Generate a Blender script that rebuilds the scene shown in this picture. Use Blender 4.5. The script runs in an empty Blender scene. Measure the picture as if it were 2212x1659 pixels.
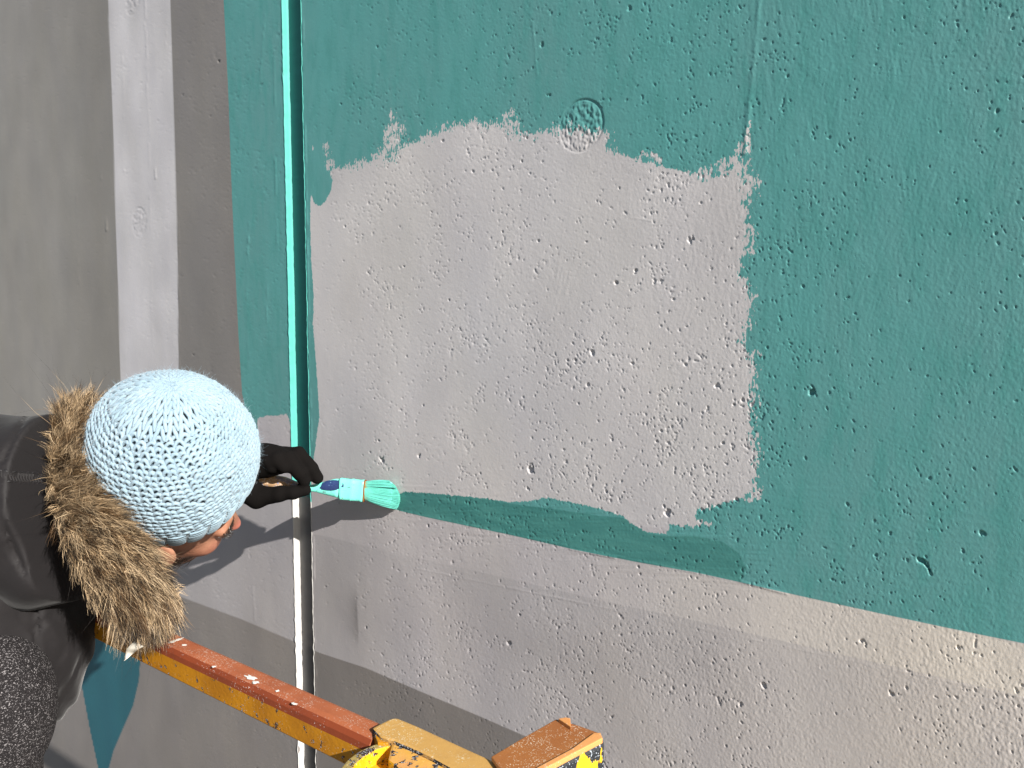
import bpy, bmesh, math, random
import numpy as np
from mathutils import Vector, Matrix
R = math.radians
rnd = random.Random(7)
rng = np.random.default_rng(7)
scene = bpy.context.scene
COL = scene.collection

# ------------------------------------------------------------------ camera, sky, sun, exposure
H = 2.55                      # eye height above the ground
CAM = np.array([0.0, -1.0, H])
YAW, PITCH, FPX = 38.0, 4.2, 1597.6   # focal length in pixels of a 2212 px wide picture
cam_d = bpy.data.cameras.new('camera'); cam = bpy.data.objects.new('camera', cam_d); COL.objects.link(cam)
cam_d.lens = 26; cam_d.sensor_width = 36; cam_d.clip_start = 0.02; cam_d.clip_end = 2000
cam.location = CAM; cam.rotation_euler = (R(90-PITCH), 0, R(YAW))
scene.camera = cam
SUN = np.array([4.0, -1.0, 2.2]); SUN /= np.linalg.norm(SUN)     # towards the sun
world = bpy.data.worlds.new('World'); scene.world = world; world.use_nodes = True
wn = world.node_tree; bg = wn.nodes['Background']
sky = wn.nodes.new('ShaderNodeTexSky'); sky.sky_type = 'NISHITA'; sky.sun_disc = False
sky.sun_elevation = math.asin(SUN[2]); sky.sun_rotation = math.atan2(SUN[0], SUN[1])
wn.links.new(sky.outputs[0], bg.inputs[0]); bg.inputs[1].default_value = 0.046
sd = bpy.data.lights.new('sun', 'SUN'); sd.energy = 4.5; sd.angle = R(0.53); sd.color = (1, .955, .89)
so = bpy.data.objects.new('sun', sd); COL.objects.link(so); so.location = (4, -4, 8)
so.rotation_euler = Vector(SUN).to_track_quat('Z', 'Y').to_euler()
scene.view_settings.view_transform = 'Standard'; scene.view_settings.look = 'None'
scene.view_settings.gamma = 1; scene.view_settings.use_curve_mapping = False
scene.view_settings.exposure = 1.23
scene.render.engine = 'CYCLES'

# ------------------------------------------------------------------ measuring helpers (positions read off the photograph)
_y, _p = R(YAW), R(PITCH)
FW = np.array([-math.sin(_y)*math.cos(_p), math.cos(_y)*math.cos(_p), -math.sin(_p)])
RT = np.array([math.cos(_y), math.sin(_y), 0.0])
UP = np.cross(RT, FW)
def ray(u, v): return FW + (u-1106)/FPX*RT - (v-829.5)/FPX*UP
def wal(u, v, d=0.0):                      # point at distance d in front of the wall face
    r = ray(u, v); return CAM + r*((1-d)/r[1])
def hor(u, v, z):                          # point on the level plane z
    r = ray(u, v); return CAM + r*((z-H)/r[2])
def dep(u, v, z): return CAM + ray(u, v)*z # point at depth z
def cv(x, y, z): return RT*x + UP*y - FW*z # direction: right, up, towards the viewer
def proj(P):
    q = np.asarray(P) - CAM; z = q @ FW
    return 1106 + FPX*(q@RT)/z, 829.5 - FPX*(q@UP)/z, z

# ------------------------------------------------------------------ object helpers
def link(name, me, mats=None, parent=None, smooth=True):
    o = bpy.data.objects.new(name, me); COL.objects.link(o)
    if mats is not None:
        for m in (mats if isinstance(mats, (list, tuple)) else [mats]): me.materials.append(m)
    if parent is not None: o.parent = parent
    if smooth: me.shade_smooth()
    return o
def raw(name, V, F, mats=None, parent=None, smooth=True, fs=4):
    """V (n,3) array, F (m,fs) array -> mesh object"""
    me = bpy.data.meshes.new(name)
    V = np.asarray(V, np.float32); F = np.asarray(F, np.int32)
    me.vertices.add(len(V)); me.vertices.foreach_set('co', V.ravel())
    me.loops.add(F.size); me.loops.foreach_set('vertex_index', F.ravel())
    me.polygons.add(len(F)); me.polygons.foreach_set('loop_start', np.arange(0, F.size, F.shape[1], dtype=np.int32))
    me.update(calc_edges=True)
    return link(name, me, mats, parent, smooth)
def attr(o, name, data):
    data = np.asarray(data, np.float32)
    if data.ndim == 1:
        a = o.data.attributes.new(name, 'FLOAT', 'POINT'); a.data.foreach_set('value', data)
    else:
        if data.shape[1] == 3: data = np.concatenate([data, np.ones((len(data), 1), np.float32)], 1)
        a = o.data.attributes.new(name, 'FLOAT_COLOR', 'POINT'); a.data.foreach_set('color', data.ravel())
def from_bm(name, bm, mats=None, parent=None, smooth=False):
    me = bpy.data.meshes.new(name); bm.to_mesh(me); bm.free()
    return link(name, me, mats, parent, smooth)
def thing(name, label, cat, loc=(0, 0, 0), group=None):
    o = bpy.data.objects.new(name, None); COL.objects.link(o); o.location = loc
    o.empty_display_size = .05
    o['label'] = label; o['category'] = cat
    if group: o['group'] = group
    return o
def adopt(root):                           # children were built in world space
    for c in root.children: c.matrix_parent_inverse = Matrix.Translation(root.location).inverted()
def prism(name, top, h, mats, parent, bev=.003, smooth=False, seg=2):
    """solid with the given top outline (list of 3D points), extruded down by h"""
    bm = bmesh.new()
    a = [bm.verts.new(p) for p in top]; b = [bm.verts.new((p[0], p[1], p[2]-h)) for p in top]
    n = len(a); bm.faces.new(a); bm.faces.new(b[::-1])
    for i in range(n): bm.faces.new((a[i], b[i], b[(i+1) % n], a[(i+1) % n]))
    bmesh.ops.recalc_face_normals(bm, faces=bm.faces[:])
    if bev: bmesh.ops.bevel(bm, geom=bm.edges[:], offset=bev, segments=seg, affect='EDGES', profile=.6)
    return from_bm(name, bm, mats, parent, smooth)
def box(name, c, s, mats, parent, rz=0, bev=.004, rot=None):
    bm = bmesh.new(); bmesh.ops.create_cube(bm, size=1)
    M = Matrix.Translation(c) @ (rot if rot is not None else Matrix.Rotation(rz, 4, 'Z')) @ Matrix.Diagonal((s[0], s[1], s[2], 1))
    bm.transform(M)
    if bev: bmesh.ops.bevel(bm, geom=bm.edges[:], offset=bev, segments=2, affect='EDGES')
    return from_bm(name, bm, mats, parent)

# ------------------------------------------------------------------ material helpers
def mat(name, col=(.5, .5, .5), rough=.6, spec=.5):
    m = bpy.data.materials.new(name); m.use_nodes = True
    b = m.node_tree.nodes['Principled BSDF']
    b.inputs['Base Color'].default_value = (*col, 1); b.inputs['Roughness'].default_value = rough
    b.inputs['Specular IOR Level'].default_value = spec
    return m
class N:
    def __init__(s, m): s.m = m; s.t = m.node_tree; s.b = s.t.nodes['Principled BSDF']
    def n(s, typ, **kw):
        x = s.t.nodes.new('ShaderNode'+typ)
        for k, v in kw.items(): setattr(x, k, v)
        return x
    def set(s, inp, v):
        if isinstance(v, bpy.types.NodeSocket): s.t.links.new(v, inp)
        elif v is not None:
            if hasattr(inp.default_value, '__len__') and not hasattr(v, '__len__'): v = (v,)*len(inp.default_value)
            if hasattr(inp.default_value, '__len__') and len(inp.default_value) == 4 and len(v) == 3: v = (*v, 1)
            inp.default_value = v
    def math(s, op, a, b=None, c=None, clamp=False):
        x = s.n('Math', operation=op, use_clamp=clamp); s.set(x.inputs[0], a)
        if b is not None: s.set(x.inputs[1], b)
        if c is not None: s.set(x.inputs[2], c)
        return x.outputs[0]
    def ramp(s, v, lo, hi, a=0.0, b=1.0, smooth=True):
        x = s.n('MapRange'); x.interpolation_type = 'SMOOTHSTEP' if smooth else 'LINEAR'
        s.set(x.inputs[0], v); s.set(x.inputs[1], lo); s.set(x.inputs[2], hi); s.set(x.inputs[3], a); s.set(x.inputs[4], b)
        return x.outputs[0]
    def mix(s, f, a, b, mode='MIX'):
        x = s.n('Mix', data_type='RGBA', blend_type=mode); s.set(x.inputs[0], f); s.set(x.inputs[6], a); s.set(x.inputs[7], b)
        return x.outputs[2]
    def coord(s, scale=(1, 1, 1), rot=(0, 0, 0)):
        c = s.n('TexCoord'); mp = s.n('Mapping'); s.t.links.new(c.outputs['Object'], mp.inputs[0])
        mp.inputs['Scale'].default_value = scale; mp.inputs['Rotation'].default_value = rot
        return mp.outputs[0]
    def noise(s, scale, detail=2, rough=.5, vec=None, out=0):
        x = s.n('TexNoise'); x.inputs['Scale'].default_value = scale; x.inputs['Detail'].default_value = detail
        x.inputs['Roughness'].default_value = rough
        s.t.links.new(vec if vec is not None else s.coord(), x.inputs['Vector']); return x.outputs[out]
    def voro(s, scale, vec=None, feature='F1', out=0, rand=1):
        x = s.n('TexVoronoi', feature=feature); x.inputs['Scale'].default_value = scale; x.inputs['Randomness'].default_value = rand
        s.t.links.new(vec if vec is not None else s.coord(), x.inputs['Vector']); return x.outputs[out]
    def attr(s, name, out='Fac'):
        x = s.n('Attribute'); x.attribute_name = name; return x.outputs[out]
    def bump(s, h, dist=.001, strength=1, nrm=None):
        x = s.n('Bump'); x.inputs['Distance'].default_value = dist; x.inputs['Strength'].default_value = strength
        s.set(x.inputs['Height'], h)
        if nrm is not None: s.t.links.new(nrm, x.inputs['Normal'])
        return x.outputs[0]
    def out(s, col=None, rough=None, nrm=None):
        if col is not None: s.set(s.b.inputs['Base Color'], col)
        if rough is not None: s.set(s.b.inputs['Roughness'], rough)
        if nrm is not None: s.t.links.new(nrm, s.b.inputs['Normal'])

# ------------------------------------------------------------------ numpy helpers
def gnoise(nz, nx, sz, sx, seed, ang=0.0):
    """smooth noise raster, unit variance; sigma in cells"""
    r = np.random.default_rng(seed)
    a = np.fft.rfft2(r.standard_normal((nz, nx)).astype(np.float32))
    fz = np.fft.fftfreq(nz)[:, None]; fx = np.fft.rfftfreq(nx)[None]
    c, s = math.cos(ang), math.sin(ang)
    gx = fx*c + fz*s; gz = -fx*s + fz*c
    a *= np.exp(-2*math.pi**2*((gx*sx)**2 + (gz*sz)**2))
    o = np.fft.irfft2(a, s=(nz, nx)).astype(np.float32)
    o -= o.mean(); return o/o.std()
def bilin(A, fz, fx):
    nz, nx = A.shape
    fz = np.clip(fz, 0, nz-1.001); fx = np.clip(fx, 0, nx-1.001)
    i = fz.astype(int); j = fx.astype(int); a = fz-i; b = fx-j
    return (A[i, j]*(1-a)*(1-b) + A[i+1, j]*a*(1-b) + A[i, j+1]*(1-a)*b + A[i+1, j+1]*a*b)
def sst(x, lo, hi):
    t = np.clip((x-lo)/(hi-lo), 0, 1); return t*t*(3-2*t)
def poly_sdf(X, Z, poly):
    """signed distance, positive inside"""
    P = np.asarray(poly, np.float32); Q = np.roll(P, -1, 0)
    out = np.empty(len(X), np.float32)
    for s in range(0, len(X), 60000):
        x = X[s:s+60000].astype(np.float32); z = Z[s:s+60000].astype(np.float32)
        best = np.full(len(x), 1e9, np.float32); ins = np.zeros(len(x), bool)
        for (ax, az), (bx, bz) in zip(P, Q):
            ex, ez = bx-ax, bz-az; L = ex*ex+ez*ez+1e-12
            t = np.clip(((x-ax)*ex+(z-az)*ez)/L, 0, 1)
            dx = x-ax-t*ex; dz = z-az-t*ez
            best = np.minimum(best, dx*dx+dz*dz)
            c = ((az > z) != (bz > z))
            with np.errstate(divide='ignore', invalid='ignore'):
                ins ^= c & (x < (bx-ax)*(z-az)/(bz-az+1e-20)+ax)
        out[s:s+60000] = np.where(ins, 1, -1)*np.sqrt(best)
    return out
def line_d(X, Z, a, b):
    ex, ez = b[0]-a[0], b[1]-a[1]; L = ex*ex+ez*ez
    t = np.clip(((X-a[0])*ex+(Z-a[1])*ez)/L, 0, 1)
    return np.hypot(X-a[0]-t*ex, Z-a[1]-t*ez), t
def wz(u, v): p = wal(u, v); return (float(p[0]), float(p[2]))

# ------------------------------------------------------------------ signed distance solids, meshed with surface nets
def smin(a, b, k):
    h = np.clip(.5+.5*(b-a)/k, 0, 1); return b*(1-h)+a*h-k*h*(1-h)
def cone(P, a, b, ra, rb):
    a = np.asarray(a); b = np.asarray(b); ab = b-a; t = np.clip(((P-a)@ab)/(ab@ab), 0, 1)
    return np.linalg.norm(P-a-t[:, None]*ab, axis=1) - (ra+(rb-ra)*t)
def elli(P, c, axes, r):
    """axes: 3x3 rows = unit axes"""
    q = (P-np.asarray(c)) @ np.asarray(axes).T; r = np.asarray(r)
    k0 = np.linalg.norm(q/r, axis=1); k1 = np.linalg.norm(q/(r*r), axis=1)
    return k0*(k0-1)/(k1+1e-9)
def nets(f, lo, hi, h):
    lo = np.asarray(lo, float); hi = np.asarray(hi, float)
    n = np.ceil((hi-lo)/h).astype(int)+1
    ax = [lo[i]+h*np.arange(n[i]) for i in range(3)]
    G = np.stack(np.meshgrid(*ax, indexing='ij'), -1).reshape(-1, 3)
    D = np.empty(len(G))
    for s in range(0, len(G), 400000): D[s:s+400000] = f(G[s:s+400000])
    D = D.reshape(n); S = D < 0
    cells = np.zeros(tuple(n-1), bool)
    cnt = np.zeros(tuple(n-1), int); 
    for dx in (0, 1):
        for dy in (0, 1):
            for dz in (0, 1): cnt += S[dx:n[0]-1+dx, dy:n[1]-1+dy, dz:n[2]-1+dz]
    cells = (cnt > 0) & (cnt < 8)
    idx = -np.ones(cells.shape, int); ci = np.argwhere(cells); idx[cells] = np.arange(len(ci))
    acc = np.zeros((len(ci), 3)); w = np.zeros(len(ci))
    corners = [(a, b, c) for a in (0, 1) for b in (0, 1) for c in (0, 1)]
    for A in corners:
        for axx in range(3):
            if A[axx]: continue
            B = list(A); B[axx] = 1
            a = D[ci[:, 0]+A[0], ci[:, 1]+A[1], ci[:, 2]+A[2]]; b = D[ci[:, 0]+B[0], ci[:, 1]+B[1], ci[:, 2]+B[2]]
            m = (a < 0) != (b < 0); t = np.where(m, a/(a-b+1e-12*(~m)), 0)
            p = np.array(A, float)[None].repeat(len(ci), 0); p[:, axx] = t
            acc[m] += p[m]; w[m] += 1
    V = lo + h*(ci + acc/np.maximum(w, 1)[:, None])
    F = []
    for axx in range(3):
        o1, o2 = [(1, 2), (2, 0), (0, 1)][axx]
        sl = [slice(1, -1)]*3; sl[axx] = slice(0, -1)
        s2 = list(sl); s2[axx] = slice(1, None)
        a = S[tuple(sl)]; b = S[tuple(s2)]
        e = np.argwhere(a != b); e0 = e.copy()
        flip = a[tuple(e.T)]
        off = np.ones(3, int); off[axx] = 0; e0 = e+off
        d1 = np.zeros(3, int); d1[o1] = 1; d2 = np.zeros(3, int); d2[o2] = 1
        q = [idx[tuple((e0-d1-d2).T)], idx[tuple((e0-d2).T)], idx[tuple(e0.T)], idx[tuple((e0-d1).T)]]
        q = np.stack(q, 1); q[~flip] = q[~flip][:, ::-1]; F.append(q)
    F = np.concatenate(F); F = F[(F >= 0).all(1)]
    for _ in range(3):                       # pull onto the exact surface
        d = f(V); g = np.empty_like(V); ee = h*.3
        for k in range(3):
            dv = np.zeros(3); dv[k] = ee; g[:, k] = (f(V+dv)-f(V-dv))/(2*ee)
        gn = np.maximum((g*g).sum(1), .05); V = V-np.clip(d/gn, -h*.5, h*.5)[:, None]*g
    return V, F
def tubes(paths, rad, sides=6, twist=0):
    """paths (n,k,3), rad (n,k) -> V,F of closed-ish tubes"""
    n, k, _ = paths.shape
    T = np.gradient(paths, axis=1); T /= np.linalg.norm(T, axis=2, keepdims=True)+1e-12
    ref = np.broadcast_to(np.array([.31, .17, .93]), T.shape)
    A = np.cross(T, ref); A /= np.linalg.norm(A, axis=2, keepdims=True)+1e-9; B = np.cross(T, A)
    th = np.arange(sides)*2*math.pi/sides
    V = paths[:, :, None] + rad[:, :, None, None]*(np.cos(th)[None, None, :, None]*A[:, :, None]+np.sin(th)[None, None, :, None]*B[:, :, None])
    V = V.reshape(-1, 3)
    i = np.arange(n)[:, None, None]*k*sides; j = np.arange(k-1)[None, :, None]*sides; s = np.arange(sides)[None, None]
    a = i+j+s; b = i+j+(s+1) % sides
    F = np.stack([a, b, b+sides, a+sides], -1).reshape(-1, 4)
    return V, F
def ribbons(paths, wid, seed=0):
    n, k, _ = paths.shape
    T = np.gradient(paths, axis=1)
    r = np.random.default_rng(seed).standard_normal((n, 1, 3))
    A = np.cross(T, r); A /= np.linalg.norm(A, axis=2, keepdims=True)+1e-9
    V = np.stack([paths-A*wid[..., None]/2, paths+A*wid[..., None]/2], 2).reshape(-1, 3)
    i = np.arange(n)[:, None]*k*2; j = np.arange(k-1)[None]*2; a = i+j
    F = np.stack([a, a+1, a+3, a+2], -1).reshape(-1, 4)
    return V, F
# ------------------------------------------------------------------ ground
gm = mat('asphalt', (.13, .125, .12), .9); g = N(gm)
c = g.mix(g.noise(3, 6, .6), (.10, .097, .092), (.17, .165, .155)); g.out(c, .9, g.bump(g.noise(160, 3), .004, .6))
gv = [(-400, -400, 0), (400, -400, 0), (400, 400, 0), (-400, 400, 0)]
ground = raw('ground', gv, [(0, 1, 2, 3)], gm, smooth=False); ground['kind'] = 'structure'

# ------------------------------------------------------------------ the painted concrete wall
XL = wal(637, 1300)[0]; XR = wal(676, 1300)[0]; GD = .0165    # joint between the two panels
TEAL = [('w', -1.45, 6.5), ('w', 3.2, 6.5), ('w', 3.2, H-1.05), (2300, 1410), (2212, 1390), (2050, 1357), (1900, 1325), (1750, 1292), (1600, 1258), (1500, 1236), (1370, 1213),
        (1240, 1187), (1100, 1155), (1000, 1134), (920, 1117), (862, 1103), (835, 1092), (845, 1072), (875, 1062), (960, 1068), (1050, 1077), (1100, 1085),
        (1150, 1082), (1180, 1074), (1250, 1088), (1310, 1103), (1345, 1115), (1370, 1135), (1400, 1150), (1440, 1154), (1446, 1132), (1500, 1136),
        (1535, 1131), (1500, 1118), (1507, 1100), (1560, 1088), (1590, 1079), (1634, 1075), (1634, 1000), (1624, 900), (1630, 800), (1622, 762), (1602, 742),
        (1618, 690), (1622, 640), (1604, 590), (1614, 540), (1622, 500), (1612, 450), (1630, 400), (1600, 388), (1560, 376), (1508, 380), (1460, 366),
        (1400, 352), (1350, 338), (1318, 326), (1314, 290), (1290, 282), (1222, 278), (1180, 284), (1130, 292), (1085, 268), (1020, 266), (965, 274),
        (915, 296), (880, 312), (830, 330), (790, 350), (735, 362), (715, 366), (719, 385), (715, 410), (703, 436), (690, 446), (680, 440), (672, 420),
        (670, 460), (672, 560), (678, 640), (676, 700), (684, 800), (687, 850), (690, 900), (682, 960), (676, 1000), (600, 1000)]
TEALL = [(482, -900), ('w', -1.2, 6.5), (660, -160), (660, 965), (634, 965), (630, 930), (622, 893), (600, 897), (575, 898), (556, 905), (556, 938), (534, 905), (523, 850),
         (516, 740), (507, 560), (500, 400), (492, 180), (486, 60), (482, -20)]
WET = [(835, 1092), (845, 1072), (875, 1062), (960, 1068), (1050, 1077), (1100, 1088), (1200, 1100), (1300, 1115), (1345, 1118), (1400, 1152), (1440, 1158),
       (1500, 1157), (1560, 1170), (1596, 1195), (1612, 1228), (1600, 1258), (1500, 1236), (1370, 1213), (1240, 1187), (1100, 1155), (1000, 1134), (920, 1117), (862, 1103)]
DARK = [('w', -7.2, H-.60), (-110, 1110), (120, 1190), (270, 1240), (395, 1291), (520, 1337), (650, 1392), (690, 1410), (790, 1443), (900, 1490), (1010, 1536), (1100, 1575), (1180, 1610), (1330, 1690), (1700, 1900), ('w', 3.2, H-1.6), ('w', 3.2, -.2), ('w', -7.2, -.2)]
LEAF = [(205, 1300), (300, 1370), (303, 1420), (300, 1470), (287, 1525), (263, 1580), (245, 1622), (235, 1659), (222, 1720), (212, 1659), (195, 1580), (176, 1478), (190, 1400)]
PITS = [(1170, 97, 5), (1187, 205, 4.5), (1190, 30, 3), (1280, 762, 6), (1145, 1015, 8), (1440, 1108, 8), (1548, 833, 6), (1490, 520, 5), (1022, 370, 4), (1755, 848, 9),
        (1992, 1212, 9), (1604, 865, 5), (1590, 1080, 6), (1657, 750, 4), (1735, 618, 4), (825, 995, 6), (870, 860, 3), (1270, 830, 4), (1480, 788, 4), (1740, 990, 3), (1366, 785, 4),
        (1925, 1500, 6), (2150, 505, 3), (2154, 240, 5), (1700, 165, 4), (1650, 85, 4), (1360, 20, 4), (1500, 1010, 3), (905, 985, 4), (1048, 1045, 3), (1180, 1090, 3),
        (1830, 1090, 4), (2120, 1150, 5), (2080, 1190, 4), (1890, 1200, 4), (2010, 1240, 4), (1650, 1480, 6), (1600, 1520, 5), (1340, 1330, 4), (1100, 1390, 5), (1860, 1385, 5), (2070, 1400, 5), (1330, 700, 3)]
PLUG = [(1255, 272), (300, 480), (285, -2)]
CL = np.array
C_LILAC = CL([.44, .415, .42]); C_PATCH = CL([.490, .470, .465]); C_LOW = CL([.365, .347, .350]); C_BEIGE = CL([.56, .51, .45])
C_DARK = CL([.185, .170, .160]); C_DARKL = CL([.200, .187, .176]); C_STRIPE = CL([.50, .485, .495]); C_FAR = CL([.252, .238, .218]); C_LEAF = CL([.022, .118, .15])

def mixc(A, m, c): return A*(1-m[:, None]) + np.asarray(c)*m[:, None] if np.ndim(c) == 1 else A*(1-m[:, None]) + c*m[:, None]
def panel(name, x0, x1, side, step, xfar):
    """front face of one panel: fine sheet where the picture looks, coarse beyond, with returns and a back"""
    cols = []; u = 2260 if side > 0 else 634
    ulo, uhi = (676, 2262) if side > 0 else (-60, 637)
    us = np.arange(ulo, uhi, step)
    xs = np.array([wal(uu, 1300)[0] for uu in us]); xs[0 if side > 0 else -1] = x0
    xs = xs if side > 0 else xs[:-1].tolist()+[x0]
    xs = np.sort(np.array(xs))
    if side > 0: xs = np.concatenate([xs, xs[-1]+np.array([.01, .04, .1, .3, .8, 1.6, 3.0])])
    else: xs = np.concatenate([xs[0]-np.array([4.2, 2.5, 1.3, .6, .25, .08, .02]), xs])
    nr = int(1659*1.12/step)
    t = np.linspace(-.06, 1.06, nr)
    xx = np.clip(xs, wal(-60, 1300)[0], wal(2262, 1300)[0])
    # column heights seen in the frame
    uu = np.array([proj((x, 0, H))[0] for x in xx])
    zt = np.array([wal(u_, 0)[2] for u_ in uu]); zb = np.array([wal(u_, 1659)[2] for u_ in uu])
    Z = zt[:, None]*(1-t)+zb[:, None]*t
    zmax, zmin = 5.6, 0.0
    zh = Z[:, 0]; zl = Z[:, -1]
    top = np.stack([zh+(zmax-zh)*k_ for k_ in (1, .75, .5, .32, .18, .09, .03)], 1)
    ends = np.stack([zl*k_ for k_ in (.97, .9, .8, .65, .45, .2, 0)], 1)
    Z = np.concatenate([top, Z, ends], 1); nz = Z.shape[1]; nx = len(xs)
    X = np.repeat(xs[:, None], nz, 1); X = X.ravel(); Z = Z.ravel()
    # ---- relief
    cell = .00075 if side > 0 else .0016
    rx0, rx1 = (x0-.01, wal(2262, 1300)[0]+.05) if side > 0 else (wal(-60, 1300)[0]-.05, x0+.01)
    rz0 = H+(-1.05 if side > 0 else -1.75); rz1 = H+(.95 if side > 0 else 1.6)
    Nx = int((rx1-rx0)/cell); Nz = int((rz1-rz0)/cell)
    sc = .001/cell
    GX = (rx0+cell*np.arange(Nx))[None]; GZ = (rz0+cell*np.arange(Nz))[:, None]
    seed = 100 if side > 0 else 300
    clus = gnoise(Nz, Nx, 30*sc, 30*sc, seed+1)
    clus2 = gnoise(Nz, Nx, 9*sc, 9*sc, seed+2)
    n1 = gnoise(Nz, Nx, 1.1*sc, .8*sc, seed+3)
    n2 = gnoise(Nz, Nx, 1.9*sc, .75*sc, seed+4, .5)
    peel = gnoise(Nz, Nx, 1.25*sc, .78*sc, seed+5)
    fine = gnoise(Nz, Nx, .8*sc, .6*sc, seed+6)
    stroke = gnoise(Nz, Nx, 7*sc, .9*sc, seed+7, .10)
    stroke2 = gnoise(Nz, Nx, 6*sc, 1.0*sc, seed+11, -.28)
    broad = gnoise(Nz, Nx, 60*sc, 40*sc, seed+8)
    if side > 0:
        cx, cz = wz(1250, 900)
        dens = .50*np.exp(-(((GX-cx)/.42)**2+((GZ-cz)/.26)**2)) - .25
        lowr = sst(-(GZ-(H-.30)), -.05, .25)*sst(GX, -1.05, -.3)
        upr = sst(GX, -.75, -.35)*sst(GZ, H-.18, H+.05)
        inpatch = sst(GX, wz(650, 700)[0], wz(760, 700)[0])*(1-sst(GX, wz(1640, 700)[0]-.02, wz(1640, 700)[0]+.06))
        dens = dens-.30+.34*inpatch+.10*sst(-(GZ-H), .05, .4)*(1-.6*sst(GX, -.7, -.2))
        nearj = sst(GX, x0, x0+.25)
    else:
        dens = -.55+.55*sst(GX, x0-.75, x0-.25)*1.0+0*GZ; lowr = np.zeros((Nz, Nx)); upr = lowr; nearj = np.full((1, 1), .35)
    nearj = nearj*.75+.25
    h = .000034*peel*(.75+.75*lowr+.25*(1-upr))*nearj*(1+.35*np.clip(clus, -1.5, 2)) + .000034*fine*nearj + .00004*broad*3
    h = h + (.000045*stroke*np.clip(clus2*.4+.6, 0, 1.4)+.000040*stroke2*np.clip(.4-clus2*.5, 0, 1.3))*upr
    thr = 1.96-.20*clus-.26*clus2-dens
    p1 = sst(n1, thr, thr+.6); p2 = sst(n2, thr+.2, thr+.8)
    h = h-.0013*p1*(.35+.65*nearj)-.0008*p2*nearj
    rim = sst(n1, thr-.55, thr)*(1-p1); h = h+.00004*rim*nearj
    # raised splashes of paint
    n3 = gnoise(Nz, Nx, 1.0*sc, .8*sc, seed+9); h = h+.00018*sst(n3, 2.75-.3*clus, 3.6-.3*clus)
    r = np.random.default_rng(seed+20)
    def dent(x, z, rad, depth, ell=1.0, rough=.35):
        i0 = int((x-rx0)/cell); j0 = int((z-rz0)/cell); w = int(rad*2.6/cell)+2
        if not (w < i0 < Nx-w and w < j0 < Nz-w): return
        sx_ = slice(i0-w, i0+w); sz_ = slice(j0-w, j0+w)
        dx = GX[:, sx_]-x; dz = (GZ[sz_]-z)/ell
        rr = np.hypot(dx, dz)/rad*(1+rough*n2[sz_, sx_]*.5+rough*clus2[sz_, sx_]*.08+rough*.3*n1[sz_, sx_]*.3)
        h[sz_, sx_] -= depth*(1-sst(rr, .55, 1.05))
        h[sz_, sx_] += .10*rad*np.exp(-((rr-1.3)/.25)**2)*.12
    for _ in range(430 if side > 0 else 260):
        x = r.uniform(rx0, rx1); z = r.uniform(rz0, rz1)
        dd = dens[min(int((z-rz0)/cell), dens.shape[0]-1), min(int((x-rx0)/cell), Nx-1)]
        if r.random() > .45+dd: continue
        rad = r.uniform(.0009, .0021)*(1 if r.random() < .9 else 1.5); dent(x, z, rad, rad*1.7, r.uniform(.8, 1.3), .15)
    for (pu, pv, ps) in PITS:
        p = wal(pu, pv)
        if (side > 0) == (p[0] > (XL+XR)/2): 
            rad = ps/FPX*(np.dot(p-CAM, FW))*.85; dent(p[0], p[2], rad, rad*.9, r.uniform(.8, 1.2), .55)
    for (pu, pv) in PLUG:                       # patched tie holes
        p = wal(pu, pv)
        if (side > 0) != (p[0] > XR): continue
        rr = np.hypot(GX-p[0], GZ-p[2]); k = 1-sst(rr, .037, .039)
        q = gnoise(Nz, Nx, 1.7*sc, 1.1*sc, seed+31)
        h = h*(1-k)+k*(-.0003+.00042*q)
        h -= .0016*np.exp(-((rr-.0395)/.0014)**2)*(.4+.6*sst(GZ-p[2]+GX-p[0], -.02, .05))
    def ridge(a, b, wdt, amp, wob=1.0):
        A, B = wz(*a), wz(*b)
        d, tt = line_d(GX+.0012*wob*clus2, GZ, A, B)
        return 1.6*amp*np.exp(-(d/wdt)**2)*(.5+.5*sst(clus2+.3*n1, -.9, .2))
    if side > 0:
        for a, b, w_, am in [((900, 1228), (1330, 1318), .0012, .00022), ((1330, 1318), (2212, 1508), .0012, .00010), ((1600, 1256), (1700, 1283), .0016, .0005),
                             ((1230, 1186), (1330, 1205), .0014, .0007), ((862, 1103), (1600, 1258), .0010, .00028), ((1640, 0), (1610, 330), .003, .0004), ((1150, 40), (1160, 160), .002, .0002),
                             ((1360, 470), (1410, 478), .001, .0002), ((1020, 500), (1000, 560), .001, .00015)]:
            h += ridge(a, b, w_, am, .3)
        e = GX-x0                               # lip along the joint
        h += .0014*np.exp(-((e-.0012-.0006*clus2)/.0013)**2)*sst(clus2, -1.1, .3) + .0010*np.exp(-((e-.0065)/.0012)**2)*sst(clus2+clus, -.4, 1)
        # brush marks along the wet stroke
        st = gnoise(Nz, Nx, .9*sc, 16*sc, seed+40, .16)
        a = wz(862, 1085); b = wz(1600, 1225); d, _t = line_d(GX, GZ, a, b)
        h += .00007*st*(1-sst(d, .035, .06))
        a = wz(1650, 1140); b = wz(2150, 1260); d, _t = line_d(GX, GZ, a, b); st2 = gnoise(Nz, Nx, 1.2*sc, 14*sc, seed+41, .1)
        h += .00003*st2*(1-sst(d, .06, .12))
        # rough stipple where the patch was dry-brushed
        a = wz(1215, 600); d = np.hypot(GX-a[0], (GZ-a[1])*.6); h += .00006*stroke2*np.exp(-(d/.03)**2)
    else:
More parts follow.
